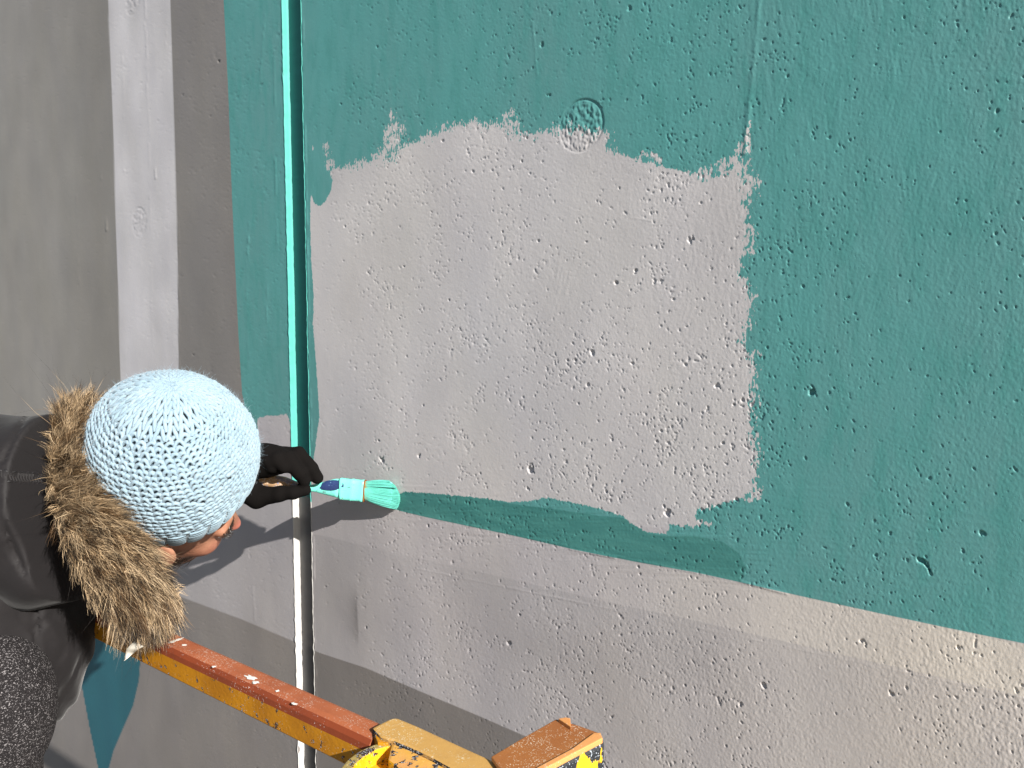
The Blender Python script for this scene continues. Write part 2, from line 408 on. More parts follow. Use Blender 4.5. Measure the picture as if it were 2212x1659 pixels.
        for a, b, w_, am in [((312, -10), (322, 290), .0018, .0009), ((322, 310), (330, 800), .0016, .00035), ((335, 345), (337, 385), .0016, .0008), ((264, 120), (268, 265), .0018, .0004),
                             ((360, 60), (355, 135), .0016, .0004), ((218, 320), (219, 388), .0018, .0006), ((165, 420), (173, 700), .0016, .0004), ((128, 60), (130, 160), .0016, .0003),
                             ((228, 470), (230, 497), .002, .0016), ((590, 120), (594, 235), .0014, .0008), ((594, 345), (595, 420), .0014, .0012), ((537, 480), (536, 580), .0014, .0009), ((572, 30), (560, 200), .0014, .0006),
                             ((595, 450), (600, 560), .0012, .0006), ((530, 500), (538, 800), .0012, .0004), ((268, 345), (269, 375), .0014, .0006), ((386, 430), (388, 800), .0014, .0005), ((575, 600), (577, 700), .0012, .0007),
                             ((556, 900), (558, 990), .0012, .0005), ((546, 1270), (551, 1340), .003, .0003)]:
            h += ridge(a, b, w_, am)
        e = x0-GX
        h += .0008*np.exp(-((e-.001)/.002)**2)*sst(clus2, -.5, .8)
    hv = bilin(h.astype(np.float32), (Z-rz0)/cell, (X-rx0)/cell)
    inside = (X > rx0+.01) & (X < rx1-.01) & (Z > rz0+.01) & (Z < rz1-.01)
    if side > 0: inside |= (X < rx0+.012) & (Z > rz0+.01) & (Z < rz1-.01)
    else: inside |= (X > rx1-.012) & (Z > rz0+.01) & (Z < rz1-.01)
    hv = np.where(inside, hv, 0)
    edge = ((X <= xs[0]+1e-6) if side > 0 else (X >= xs[-1]-1e-6))
    cl2 = bilin(clus2, (Z-rz0)/cell, (X-rx0)/cell)
    Xo = X + np.where(edge, np.clip((.0005 if side < 0 else .0004)*cl2, -.0009, .0009), 0)
    Vf = np.stack([Xo, -hv, Z], 1)
    # ---- paint
    broadv = bilin(broad, (Z-rz0)/cell, (X-rx0)/cell); clv = bilin(clus, (Z-rz0)/cell, (X-rx0)/cell)
    cloud = bilin(gnoise(Nz//2, Nx//2, 95*sc/2, 45*sc/2, seed+50), (Z-rz0)/cell/2, (X-rx0)/cell/2)
    cloud2 = bilin(gnoise(Nz//2, Nx//2, 70*sc/2, 22*sc/2, seed+51), (Z-rz0)/cell/2, (X-rx0)/cell/2)
    W = lambda pts: [tuple(p[1:]) if p[0] == 'w' else wz(*p) for p in pts]
    aa = cell*1.2 if side > 0 else .0022
    n = len(X)
    if side > 0:
        base = np.tile(C_LILAC, (n, 1))
        sp = poly_sdf(X, Z, W([(660, 200), (1700, 200), (1700, 1160), (880, 1100), (660, 1030)])); base = mixc(base, sst(sp, -.01, .01), C_PATCH)
        # below the faint step the grey is cooler and darker, warmer to the right
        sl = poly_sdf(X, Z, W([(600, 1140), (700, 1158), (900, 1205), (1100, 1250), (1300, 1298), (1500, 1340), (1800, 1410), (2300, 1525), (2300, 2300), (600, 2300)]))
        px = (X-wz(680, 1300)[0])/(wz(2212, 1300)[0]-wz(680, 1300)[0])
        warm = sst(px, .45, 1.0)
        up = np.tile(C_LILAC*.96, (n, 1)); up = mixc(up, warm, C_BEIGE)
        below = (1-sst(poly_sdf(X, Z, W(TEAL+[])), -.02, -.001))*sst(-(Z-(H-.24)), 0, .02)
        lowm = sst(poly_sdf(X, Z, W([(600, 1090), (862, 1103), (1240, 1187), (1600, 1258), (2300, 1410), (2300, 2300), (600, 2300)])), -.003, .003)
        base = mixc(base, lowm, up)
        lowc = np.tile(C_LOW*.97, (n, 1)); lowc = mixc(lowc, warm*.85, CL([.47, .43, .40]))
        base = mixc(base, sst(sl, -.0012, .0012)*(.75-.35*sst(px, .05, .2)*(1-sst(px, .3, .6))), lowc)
        # soft painted shading on the mural's lower left
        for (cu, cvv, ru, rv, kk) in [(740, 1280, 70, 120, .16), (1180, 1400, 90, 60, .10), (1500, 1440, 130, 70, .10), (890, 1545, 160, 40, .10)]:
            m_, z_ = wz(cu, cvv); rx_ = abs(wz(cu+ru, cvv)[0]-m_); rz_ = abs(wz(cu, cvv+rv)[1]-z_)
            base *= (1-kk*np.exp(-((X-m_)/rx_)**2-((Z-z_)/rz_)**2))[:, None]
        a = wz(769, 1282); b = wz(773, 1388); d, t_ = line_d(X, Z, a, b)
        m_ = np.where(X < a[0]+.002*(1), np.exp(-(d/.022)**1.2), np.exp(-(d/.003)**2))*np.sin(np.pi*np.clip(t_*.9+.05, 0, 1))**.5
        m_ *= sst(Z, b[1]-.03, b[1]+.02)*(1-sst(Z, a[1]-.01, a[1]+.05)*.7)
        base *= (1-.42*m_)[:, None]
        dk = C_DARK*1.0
    else:
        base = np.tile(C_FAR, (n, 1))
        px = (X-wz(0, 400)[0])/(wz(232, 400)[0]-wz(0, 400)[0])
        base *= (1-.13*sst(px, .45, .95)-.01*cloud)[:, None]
        low = sst(-(Z-(H-.33+(X-XL)*.12)), -.06, .06)*sst(X, wz(300, 900)[0], wz(420, 900)[0])
        st = poly_sdf(X, Z, W([(231, -900), (362, -900), (366, -120), (368, 20), (373, 180), (378, 340), (383, 500), (386, 800), (388, 1000), (395, 1400), (285, 1400), (272, 1000), (260, 800), (251, 500), (242, 220), (234, 40)]))
        ds = poly_sdf(X, Z, W([(366, -120), (362, -900), (482, -900), (484, -120), (486, 60), (500, 400), (507, 560), (516, 740), (523, 850), (534, 905), (556, 938), (556, 905), (700, 890), (700, 1010), (530, 1010), (388, 1000), (386, 800), (383, 500), (378, 340), (373, 180), (368, 20)]))
        stc = np.tile(C_STRIPE, (n, 1))*(1+.02*cloud2+.01*clv)[:, None]
        base = mixc(base, sst(ds, -aa, aa), C_DARKL*(1+.0))
        base = mixc(base, sst(st, -aa, aa), stc)
        # right part under the teal: lilac grey
        lb = poly_sdf(X, Z, W([(556, 880), (660, 880), (660, 1500), (300, 1500), (300, 1180), (470, 1080), (556, 1000)]))
        base = mixc(base, sst(lb, -aa, aa)*sst(-(Z-(H-.05)), 0, .02), C_LILAC*.93)
        lc = poly_sdf(X, Z, W([(300, 1050), (660, 1050), (660, 1500), (300, 1500)])); base = mixc(base, sst(lc, -.004, .004), C_LOW*1.02)
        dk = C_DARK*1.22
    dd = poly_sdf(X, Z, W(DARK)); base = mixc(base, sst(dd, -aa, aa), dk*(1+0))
    if side < 0: lf = poly_sdf(X, Z, W(LEAF)); base = mixc(base, sst(lf, -aa*.7, aa*.7), C_LEAF)
    tint = np.stack([1+.010*cloud+.008*cloud2, 1+.007*cloud+.008*cloud2, 1+.001*cloud+.012*cloud2], 1)
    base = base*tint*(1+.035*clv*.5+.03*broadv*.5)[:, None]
    ts = poly_sdf(X, Z, W(TEAL if side > 0 else TEALL))
    rag = np.zeros(n)
    if side > 0:
        top_ = sst(Z, wz(1100, 420)[1], wz(1100, 330)[1])*sst(X, wz(720, 400)[0], wz(760, 400)[0])
        rgt = sst(X, wz(1560, 700)[0], wz(1600, 700)[0])*sst(Z, wz(1600, 1090)[1], wz(1600, 1060)[1])
        rag = np.maximum(top_, rgt)*.022 + .0035
        botr = sst(X, wz(1440, 1120)[0], wz(1480, 1120)[0])*sst(Z, wz(1500, 1160)[1], wz(1500, 1140)[1]); rag = np.maximum(rag, botr*.010)
        lowe = poly_sdf(X, Z, W([(600, 1040), (845, 1075), (860, 1090), (1300, 1180), (1600, 1235), (2300, 1380), (2300, 2300), (600, 2300)])); rag *= 1-sst(lowe, -.004, .004)
        # dry patches of undercoat showing through
        for (a, b, w_, dlt) in [((838, 330), (846, 255), .034, .015), ((848, 325), (862, 275), .022, .015), ((702, 312), (712, 355), .024, .020), ((1620, 262), (1612, 330), .007, .010), ((1603, 325), (1612, 395), .022, .018), ((1520, 375), (1592, 345), .015, .013), ((1395, 330), (1420, 345), .008, .008), ((1110, 268), (1100, 250), .02, .006), ((672, 305), (676, 322), .007, .008)]:
            d, _ = line_d(X, Z, wz(*a), wz(*b)); k_ = np.exp(-(d/w_)**2); ts = ts*(1-k_)+(-.002)*k_+0; rag = np.maximum(rag, k_*.030)
        wt = poly_sdf(X, Z, W(WET))
    else:
        rag += .004*sst(-(Z-wz(600, 870)[1]), 0, .01)+.0008; wt = np.full(n, -1.0)
    # ---- faces
    i = np.arange(nx-1)[:, None]*nz; j = np.arange(nz-1)[None]
    a = i+j; F = np.stack([a, a+1, a+nz+1, a+nz], -1).reshape(-1, 4)
    # returns (joint side, top, bottom, far end) and back, joined to the sheet's own border
    def strip(ids, depth=.2, rev=False):
        nonlocal Vf, F, base, ts, rag, wt
        k0 = len(Vf); B = Vf[ids].copy(); B[:, 1] = depth
        Vf = np.concatenate([Vf, B]); base = np.concatenate([base, base[ids]]); ts = np.concatenate([ts, ts[ids]])
        rag = np.concatenate([rag, rag[ids]*0]); wt = np.concatenate([wt, wt[ids]])
        m = np.arange(len(ids)-1); q = np.stack([ids[m], ids[m+1], k0+m+1, k0+m], 1)
        F = np.concatenate([F, q if not rev else q[:, ::-1]])
        return k0
    strip(np.arange(nz), rev=True); strip((nx-1)*nz+np.arange(nz))
    ktop = strip(np.arange(nx)*nz); strip(np.arange(nx)*nz+nz-1, rev=True)
    kb = len(Vf); xs_ = [xs[0], xs[-1]]
    Bk = np.array([[xs_[0], .2, zmin], [xs_[1], .2, zmin], [xs_[1], .2, zmax], [xs_[0], .2, zmax]])
    Vf = np.concatenate([Vf, Bk]); base = np.concatenate([base, np.tile(C_DARK, (4, 1))]); ts = np.concatenate([ts, [-.5]*4]); rag = np.concatenate([rag, [0]*4]); wt = np.concatenate([wt, [-1]*4])
    F = np.concatenate([F, [[kb, kb+1, kb+2, kb+3]]])
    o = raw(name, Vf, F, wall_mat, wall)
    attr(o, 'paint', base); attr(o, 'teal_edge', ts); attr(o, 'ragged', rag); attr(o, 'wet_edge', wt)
    return o

def wall_material():
    m = mat('painted_concrete', (.5, .5, .5), .6, .35); g = N(m)
    vec = g.coord()
    vs = g.coord((1, 1, .45))
    nz1 = g.noise(260, 3, .6, vs); nz2 = g.noise(70, 2, .5, g.coord((1, 1, .7)))
    rg = g.math('ADD', g.math('MULTIPLY', g.math('SUBTRACT', nz1, .5), 2.6), g.math('MULTIPLY', g.math('SUBTRACT', nz2, .5), 1.8))
    e = g.math('ADD', g.attr('teal_edge'), g.math('MULTIPLY', rg, g.attr('ragged')))
    tm = g.ramp(e, -.0007, .0007)
    base = g.attr('paint', 'Color')
    base = g.mix(g.ramp(g.noise(9, 5, .6, g.coord((1, 1, .35))), .3, .7), base, g.mix(1, base, (.93, .93, .95), 'MULTIPLY'))
    base = g.mix(g.ramp(g.noise(420, 2, .6), .35, .75), base, g.mix(1, base, (.93, .93, .93), 'MULTIPLY'))
    t1 = g.mix(g.ramp(g.noise(5, 5, .6, g.coord((1, 1, .4))), .3, .72), (.083, .275, .264), (.096, .254, .248))
    t1 = g.mix(g.ramp(g.noise(38, 4, .6, g.coord((1, 1, .3))), .42, .7), t1, (.070, .246, .232))
    wet = g.ramp(g.attr('wet_edge'), -.0015, .0015)
    wst = g.noise(30, 4, .6, g.coord((.25, 1, 1.6)))
    wetc = g.mix(g.ramp(wst, .35, .7), (.048, .185, .172), (.066, .225, .205))
    t1 = g.mix(wet, t1, wetc)
    col = g.mix(tm, base, t1)
    rough = g.math('SUBTRACT', g.math('ADD', .62, g.math('MULTIPLY', tm, -.10)), g.math('MULTIPLY', wet, .12))
    pits = g.ramp(g.voro(330), .05, .30)
    keep = g.ramp(g.noise(26, 2, .5), .45, .7)
    hgt = g.math('ADD', g.math('MULTIPLY', g.noise(300, 3, .55, g.coord((1, 1, .7))), .5), g.math('MULTIPLY', g.math('MULTIPLY', pits, keep), .30))
    hgt = g.math('ADD', hgt, g.math('MULTIPLY', tm, .10))
    g.out(col, rough, g.bump(hgt, .00045, .8))
    return m
wall_mat = wall_material()
wall = thing('concrete_wall', 'tall pitted concrete wall painted teal, grey and lilac, behind the painter and the rail', 'wall', (float(XL), 0, 0))
pR = panel('panel', XR, 3.0, 1, 2.0, 4.0)
pL = panel('panel', XL, -7.0, -1, 2.3, -8.0)
pR['label'] = 'pitted panel right of the joint with a bare grey patch inside the teal'
pL['label'] = 'smoother panel left of the joint with vertical grey and white stripes'
# the recessed joint
zs = np.concatenate([[0, .6, 1.2], np.arange(H-1.05, H+1.0, .003), [3.8, 4.6, 5.6]])
prof = [(XL-.0012, .0004), (XL-.0006, -.0007), (XL+.0009, -.0004), (XL+.0014, .0012), (XL+.0016, GD*.5), (XL+.0022, GD*.92), (XL+.006, GD), ((XL+XR)/2-.01, GD+.0015), ((XL+XR)/2+.01, GD+.0015), (XR-.007, GD), (XR-.0022, GD*.9), (XR-.0018, GD*.4), (XR-.0016, .001), (XR-.0011, -.0007), (XR+.0007, -.0010), (XR+.0014, .0004)]
r = np.random.default_rng(5); nzz = len(zs)
wob = np.convolve(r.standard_normal(nzz+40), np.hanning(21)/3, 'same')[20:-20]; wob2 = np.convolve(r.standard_normal(nzz+40), np.hanning(9)/2, 'same')[20:-20]
V = np.array([[x+.0003*wob[k]*(1 if 3 < q < 12 else 0)+(.00055*wob2[k]+.0003*wob[k])*(q in (1, 2, 3, 13, 14, 15)), y+.0005*wob2[k]*(1 if 5 < q < 10 else 0)-.0004*abs(wob2[k])*(q in (1, 2, 14, 15)), z] for k, z in enumerate(zs) for q, (x, y) in enumerate(prof)])
npf = len(prof)
i = np.arange(nzz-1)[:, None]*npf; j = np.arange(npf-1)[None]; a = i+j
F = np.stack([a, a+1, a+npf+1, a+npf], -1).reshape(-1, 4)
jm = mat('joint_paint', (.5, .5, .5), .6, .2); g = N(jm)
tm = g.ramp(g.math('ADD', g.attr('teal_edge'), g.math('MULTIPLY', g.math('SUBTRACT', g.noise(60, 3), .5), .02)), -.0015, .0015)
cg = g.mix(g.ramp(g.noise(20, 4, .6, g.coord((1, 1, .3))), .35, .7), (.46, .45, .435), (.36, .35, .34))
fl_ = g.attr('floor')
col = g.mix(fl_, cg, g.mix(g.ramp(g.attr('dark_edge'), -.01, .03), (.085, .083, .082), (.026, .027, .030)))  # recess shade put into the floor's colour; the mural's dark paint begins lower
col = g.mix(tm, col, g.mix(fl_, (.072, .33, .29), (.022, .125, .118)))  # teal stretch of the floor darkened for the same shade
g.out(col, .6, g.bump(g.noise(90, 4, .6, g.coord((1, 1, .3))), .0008, .6))
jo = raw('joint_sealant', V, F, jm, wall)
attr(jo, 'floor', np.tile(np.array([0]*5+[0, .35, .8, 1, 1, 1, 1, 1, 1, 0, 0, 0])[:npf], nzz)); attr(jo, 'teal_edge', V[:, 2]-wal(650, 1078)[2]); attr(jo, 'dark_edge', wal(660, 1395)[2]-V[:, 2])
box('joint_backing', ((XL+XR)/2, .11, 2.8), (XR-XL-.004, .16, 5.59), mat('backing', (.2, .2, .2), .9), wall, bev=0)
adopt(wall)
# ------------------------------------------------------------------ the lift platform the painter stands on
ZR = 2.55-.43                          # top of the guard rail
def metal(name, a, b, rough=.6, dust=.5, chips=0.0, chipcol=(.012, .012, .014), wear=(.75, .72, .68)):
    m = mat(name, a, rough, .25); g = N(m)
    col = g.mix(g.ramp(g.noise(14, 4, .6), .4, .66), a, b)
    sp = g.ramp(g.voro(420, g.coord((1, 1, 1))), .34, .16)
    keep = g.ramp(g.noise(60, 4, .65), .62-.2*dust, .72-.16*dust)
    sp2 = g.ramp(g.noise(520, 2, .6), .66-.06*dust, .70-.06*dust)
    k = g.math('MULTIPLY', g.math('MAXIMUM', g.math('MULTIPLY', sp, keep), g.math('MULTIPLY', sp2, g.ramp(g.noise(30, 3), .45, .6))), .55, clamp=True)
    col = g.mix(k, col, wear)
    if chips:
        ch = g.ramp(g.noise(85, 4, .65), .62-.14*chips, .63-.14*chips)
        spk = g.ramp(g.noise(600, 2), .56, .62)
        col = g.mix(ch, col, g.mix(spk, chipcol, (.35, .36, .38)))
        g.out(col, g.math('ADD', rough, g.math('MULTIPLY', ch, .3)), g.bump(g.math('ADD', g.math('MULTIPLY', ch, -1.5), g.noise(200, 3)), .0005, .8))
    else:
        g.out(col, rough, g.bump(g.math('ADD', g.noise(240, 3), g.math('MULTIPLY', k, .6)), .0004, .5))
    return m
orange = metal('orange_paint', (.30, .088, .036), (.25, .070, .030), .75, 1.0, wear=(.50, .40, .33))
orange_shaded = metal('orange_paint_shaded_edge', (.19, .038, .012), (.16, .032, .011), .75, .1)  # less dust, and the bevel's turn from the sun put into its colour
yellow = metal('yellow_paint', (.42, .175, .006), (.33, .13, .006), .6, .12, .02, (.06, .03, .015))
yellow2 = metal('chipped_yellow_paint', (.62, .34, .012), (.56, .28, .012), .38, .15, .62)
tan = metal('faded_yellow_paint', (.42, .24, .07), (.36, .20, .06), .6, .7, .0, wear=(.6, .58, .45))
tanedge = metal('worn_black_edge', (.30, .17, .05), (.05, .04, .035), .7, .2, 1.15)
orange2 = metal('orange_cap_paint', (.27, .10, .028), (.24, .085, .025), .55, .9, wear=(.7, .64, .5))
pale = metal('pale_orange_paint', (.55, .25, .085), (.50, .22, .07), .5, .2)
blackp = metal('black_paint', (.015, .016, .02), (.02, .02, .022), .5, .8, .0, wear=(.4, .42, .45))

# rail top face, far edge measured at two points; near edge from its width
A1 = hor(387, 1368, ZR); B1 = hor(713, 1510, ZR)
rd = (B1-A1); rd[2] = 0; rd /= np.linalg.norm(rd)
Bn = hor(713, 1560, ZR); nrm_ = np.array([-rd[1], rd[0], 0.0]);
if nrm_ @ (CAM-B1) < 0: nrm_ = -nrm_
RW = float((Bn-B1) @ nrm_)
RH = .046
print('rail width', RW, 'A1', A1, 'B1', B1, 'dir', rd)
plat = thing('lift_platform', 'lift platform with a worn orange and yellow guard rail the painter leans over', 'lift', (-.6, -.9, 0))
DZ = H-1.60                            # deck level
def bar_section(name, a, b, w, h, mats, split, parent, cr=.005, side=nrm_):
    """bar with softened corners extruded along a-b; split gives the material per profile side"""
    a = np.asarray(a, float); b = np.asarray(b, float)
    pf = [(0, -cr), (cr*.3, -cr*.3), (cr, 0), (w-cr*1.6, 0), (w-cr*.7, -cr*.3), (w-cr*.15, -cr*1.0), (w, -cr*2.0), (w, -h+cr), (w-cr, -h), (cr, -h), (0, -h+cr)]
    n = len(pf); V = []
    for P in (a, b): V += [P+side*s_+np.array([0, 0, z_]) for s_, z_ in pf]
    me = bpy.data.meshes.new(name)
    F = [(k, (k+1) % n, n+(k+1) % n, n+k) for k in range(n)]+[tuple(range(n))[::-1], tuple(range(n, 2*n))]
    me.from_pydata([tuple(v) for v in V], [], F); me.validate()
    bm = bmesh.new(); bm.from_mesh(me); bmesh.ops.recalc_face_normals(bm, faces=bm.faces[:]); bm.to_mesh(me); bm.free()
    o = link(name, me, mats, parent, False)
    for k, p in enumerate(me.polygons):
        p.material_index = split[k] if k < n else 0
        p.use_smooth = False
    return o
railA = A1-rd*1.0; railB = B1+rd*.10
top = bar_section('top_rail', railA, railB, RW, RH, [orange, orange_shaded, yellow], [0, 0, 0, 0, 1, 1, 2, 2, 2, 2, 2], plat, .007)
top['label'] = 'long guard rail, orange on top and yellow on its side'
# spilt paint on the rail
spl = mat('spilt_white_paint', (.62, .60, .56), .5)
for (su, sv, sr, el_) in [(541, 1464, .0075, 1.5), (552, 1474, .0045, 1.2), (378, 1384, .009, .5), (398, 1393, .0035, 1), (462, 1440, .003, 1), (600, 1492, .0028, 1), (636, 1520, .0035, 1.4)]:
    P0 = hor(su, sv, ZR+.0003); bm = bmesh.new(); rs = random.Random(su)
    vt = bm.verts.new((P0[0], P0[1], ZR+.0009)); rg_ = []
    for k in range(18):
        a = 2*math.pi*k/18; q = sr*(.55+.65*rs.random()); rg_.append(bm.verts.new(tuple(P0+rd*q*math.cos(a)*el_+nrm_*q*math.sin(a)/max(el_, .8))))
    for k in range(18): bm.faces.new((vt, rg_[k], rg_[(k+1) % 18]))
    bmesh.ops.recalc_face_normals(bm, faces=bm.faces[:]); from_bm('paint_splat', bm, spl, top, True)
# sleeve bracket over the rail: flat faded top, black worn edges
ZS = ZR+.006
nl = hor(800, 1572, ZS); fl = hor(853, 1547, ZS)
def H2(u, v, z=ZS): return hor(u, v, z)
T = [H2(803, 1572), H2(822, 1562), H2(846, 1550), H2(858, 1550), H2(900, 1567), H2(1000, 1613), H2(1060, 1640), H2(1110, 1664), H2(1040, 1692), H2(990, 1668), H2(934, 1637), H2(894, 1618), H2(850, 1600), H2(838, 1598), H2(822, 1592)]
def flare(name, top, h, m_top, m_side, parent, bev=.0035):
    o = prism(name, top, h, [m_top, m_side], parent, bev, False, 2)
    for p in o.data.polygons: p.material_index = 0 if p.normal.z > .9 else 1
    return o
br = flare('sleeve_bracket', T, .040, tan, tanedge, plat, .0032)
br['label'] = 'faded yellow bracket sleeve with black worn edges'
# folded tongue of the sleeve end, yellow
tg = prism('bracket_tongue', [H2(806, 1580, ZS-.003), H2(826, 1592, ZS-.003), H2(840, 1600, ZS-.003), H2(838, 1606, ZS-.003), H2(816, 1604, ZS-.003)], .016, [yellow], plat, .001)
# second, lower leg of the bracket running down towards the viewer
T2 = [H2(846, 1605, ZS-.004), H2(862, 1596, ZS-.004), H2(905, 1616, ZS-.004), H2(985, 1655, ZS-.004), H2(1060, 1690, ZS-.004), H2(960, 1730, ZS-.004), H2(890, 1680, ZS-.004), H2(838, 1640, ZS-.004)]
chiptan = metal('peeling_yellow_paint', (.55, .30, .05), (.52, .24, .10), .5, .3, .35, (.03, .02, .02), (.6, .55, .3))
br2 = flare('bracket_plate', T2, .05, chiptan, yellow2, plat, .003)
# curved yellow gusset (a bent tube collar)
gy = metal('glossy_yellow_paint', (.60, .31, .012), (.54, .27, .012), .35, .1, .40, (.03, .022, .02))
olive = metal('olive_chipped_paint', (.30, .22, .07), (.22, .15, .05), .6, .5, .7, (.035, .02, .018))
ZG = ZS-.006
outl = [(722, 1690), (734, 1662), (752, 1640), (776, 1622), (806, 1609), (832, 1602), (850, 1602)]
inl = [(853, 1612), (836, 1612), (812, 1619), (788, 1632), (768, 1650), (754, 1672), (748, 1692)]
gu = prism('gusset', [H2(*p, ZG) for p in outl+inl], .045, [olive, gy], plat, .0015)
for p in gu.data.polygons: p.material_index = 0 if p.normal.z > .8 else 1
prism('gusset_web', [H2(*p, ZG-.016) for p in [(762, 1700), (772, 1668), (792, 1650), (822, 1640), (856, 1640), (905, 1668), (960, 1720), (900, 1750)]], .012, [gy], plat, .003)
# orange topped post cap
ZC = ZR+.012
HC = lambda u, v, z=ZC: hor(u, v, z)
Tc = [HC(1061, 1634), HC(1130, 1593), HC(1201, 1553), HC(1250, 1567), HC(1297, 1584), HC(1300, 1594), HC(1240, 1622), HC(1164, 1661), HC(1150, 1672), HC(1100, 1670), HC(1080, 1660)]
cap = prism('post_cap', Tc, .0045, [orange2, pale], plat, .0012)
for p in cap.data.polygons: p.material_index = 0 if p.normal.z > .9 else 1
# pale folded lips on the near edge and the far corner of the cap
bmL = [HC(1158, 1658, ZC+.0015), HC(1235, 1617, ZC+.0015), HC(1282, 1583, ZC+.0015), HC(1297, 1582, ZC+.0015), HC(1302, 1594, ZC+.0015), HC(1240, 1626, ZC+.0015), HC(1164, 1667, ZC+.0015)]
prism('cap_lip', bmL, .006, [pale], plat, .001)
fl_ = [HC(1206, 1552, ZC+.004), HC(1222, 1549, ZC+.004), HC(1232, 1551, ZC+.004), HC(1233, 1570, ZC+.004)]
prism('cap_tab', fl_, .010, [pale], plat, .0008)
Tp = [HC(1066, 1637, ZC-.005), HC(1201, 1557, ZC-.005), HC(1299, 1589, ZC-.005), HC(1295, 1597, ZC-.005), HC(1160, 1668, ZC-.005)]
Tp = [HC(1063, 1640, ZC-.006), HC(1201, 1560, ZC-.006), HC(1304, 1594, ZC-.006), HC(1305, 1604, ZC-.006), HC(1166, 1675, ZC-.006), HC(1085, 1668, ZC-.006)]
chipped = mat('chipped_yellow_over_black', (.6, .3, .01), .45); g = N(chipped)
zz_ = g.n('SeparateXYZ'); g.t.links.new(g.coord(), zz_.inputs[0])
zt_ = g.math('MULTIPLY', g.math('SUBTRACT', ZC-.016, zz_.outputs[2]), 9.0)
ch = g.ramp(g.math('ADD', g.noise(52, 3, .5, g.coord((1, 1, .32))), g.math('MINIMUM', zt_, .06)), .49, .505)
bl = g.mix(g.ramp(g.noise(430, 2), .60, .68), (.012, .014, .018), (.38, .42, .48))
g.out(g.mix(ch, bl, g.mix(g.noise(20, 3), (.66, .36, .012), (.72, .43, .02))), g.ramp(ch, 0, 1, .6, .35), g.bump(g.math('ADD', ch, g.math('MULTIPLY', g.noise(300, 2), .5)), .0007, .9))
post = prism('corner_post', Tp, ZC-.006-DZ, [chipped], plat, .004)
# bolt hole in the post, a dark recessed bush
hp = hor(1234, 1637, ZC-.017)
# rest of the platform (mostly outside the picture)
ym = yellow
E = railA; 
def tube_bar(name, a, b, r_, m, parent):
    V_, F_ = tubes(np.array([[a, (np.asarray(a)+np.asarray(b))/2, b]], float), np.full((1, 3), r_), 10)
    return raw(name, V_, F_, m, parent)
mid = bar_section('mid_rail', railA-np.array([0, 0, .5]), railB+rd*.16-np.array([0, 0, .5]), RW*.8, .035, [yellow], [0]*11, plat, .005)
toe = bar_section('toe_board', railA-np.array([0, 0, ZR-DZ-.12]), railB+rd*.2-np.array([0, 0, ZR-DZ-.12]), .01, .12, [yellow], [0]*11, plat, .002)
for s_ in (0.02,):
    P = railA+rd*s_+nrm_*RW/2
    box('rail_post', (P[0], P[1], (ZR-.04+DZ)/2), (.035, .035, ZR-.04-DZ), [ym], plat, math.atan2(rd[1], rd[0]))
dm = mat('deck_plate', (.22, .22, .21), .5); g = N(dm); g.b.inputs['Metallic'].default_value = .7
g.out(g.mix(g.noise(30, 4), (.16, .16, .155), (.32, .31, .3)), .5, g.bump(g.voro(60), .002, .6))
dc = railA+rd*1.05+nrm_*.62; rzd = math.atan2(rd[1], rd[0])
box('deck', (dc[0], dc[1], DZ-.03), (2.6, 1.2, .06), [dm], plat, rzd)
box('chassis', (dc[0], dc[1], .30), (1.9, .8, .26), [yellow], plat, rzd, .02)
for sx_ in (-1, 1):
    for sy_ in (-1, 1):
        P = dc+rd*.7*sx_+nrm_*.42*sy_
        V_, F_ = tubes(np.array([[[P[0], P[1], .17], [P[0]+nrm_[0]*.05, P[1]+nrm_[1]*.05, .17], [P[0]+nrm_[0]*.1, P[1]+nrm_[1]*.1, .17]]]), np.full((1, 3), .17), 20)
        bm = bmesh.new(); bmesh.ops.create_cone(bm, cap_ends=True, segments=24, radius1=.17, radius2=.17, depth=.1)
        bm.transform(Matrix.Translation((P[0], P[1], .17)) @ Matrix.Rotation(rzd, 4, 'Z') @ Matrix.Rotation(R(90), 4, 'X'))
        from_bm('wheel', bm, blackp, plat)
for k in (-1, 1):
    for sy_ in (-1, 1):
        P = dc+nrm_*.33*sy_
        L_ = 1.45; an = math.atan2(DZ-.06-.43, 1.3)
        box('scissor_arm', (P[0]+nrm_[0]*.03*k, P[1]+nrm_[1]*.03*k, (DZ-.06+.43)/2), (L_*.96, .04, .07), [yellow], plat, 0, .004,
            Matrix.Rotation(rzd, 4, 'Z') @ Matrix.Rotation(-an*k, 4, 'Y'))
adopt(plat)

# little curled scrap of paint film hanging on the rail
sc_ = []
base_ = hor(286, 1400, ZR-.002)
for t_ in np.linspace(0, 1, 9):
    u_ = 304-34*t_-6*math.sin(t_*3); v_ = 1391+36*t_**1.1
    P = dep(u_, v_, .965-.01*t_)
    w_ = .013*(1-t_)**.6+.0008
    sc_.append([P+cv(-w_*.5, w_*.25, .004*math.sin(t_*6)), P+cv(w_*.5, -w_*.1, .006*math.cos(t_*5))])
bm = bmesh.new(); vs_ = [[bm.verts.new(p) for p in q] for q in sc_]
for k in range(len(vs_)-1): bm.faces.new((vs_[k][0], vs_[k][1], vs_[k+1][1], vs_[k+1][0]))
scrap = from_bm('paint_scrap', bm, mat('paint_film', (.45, .42, .36), .6), None, True)
scrap['label'] = 'small curled white scrap hanging over the rail below the fur trim'; scrap['category'] = 'paint scrap'
sm = scrap.modifiers.new('thick', 'SOLIDIFY'); sm.thickness = .0008
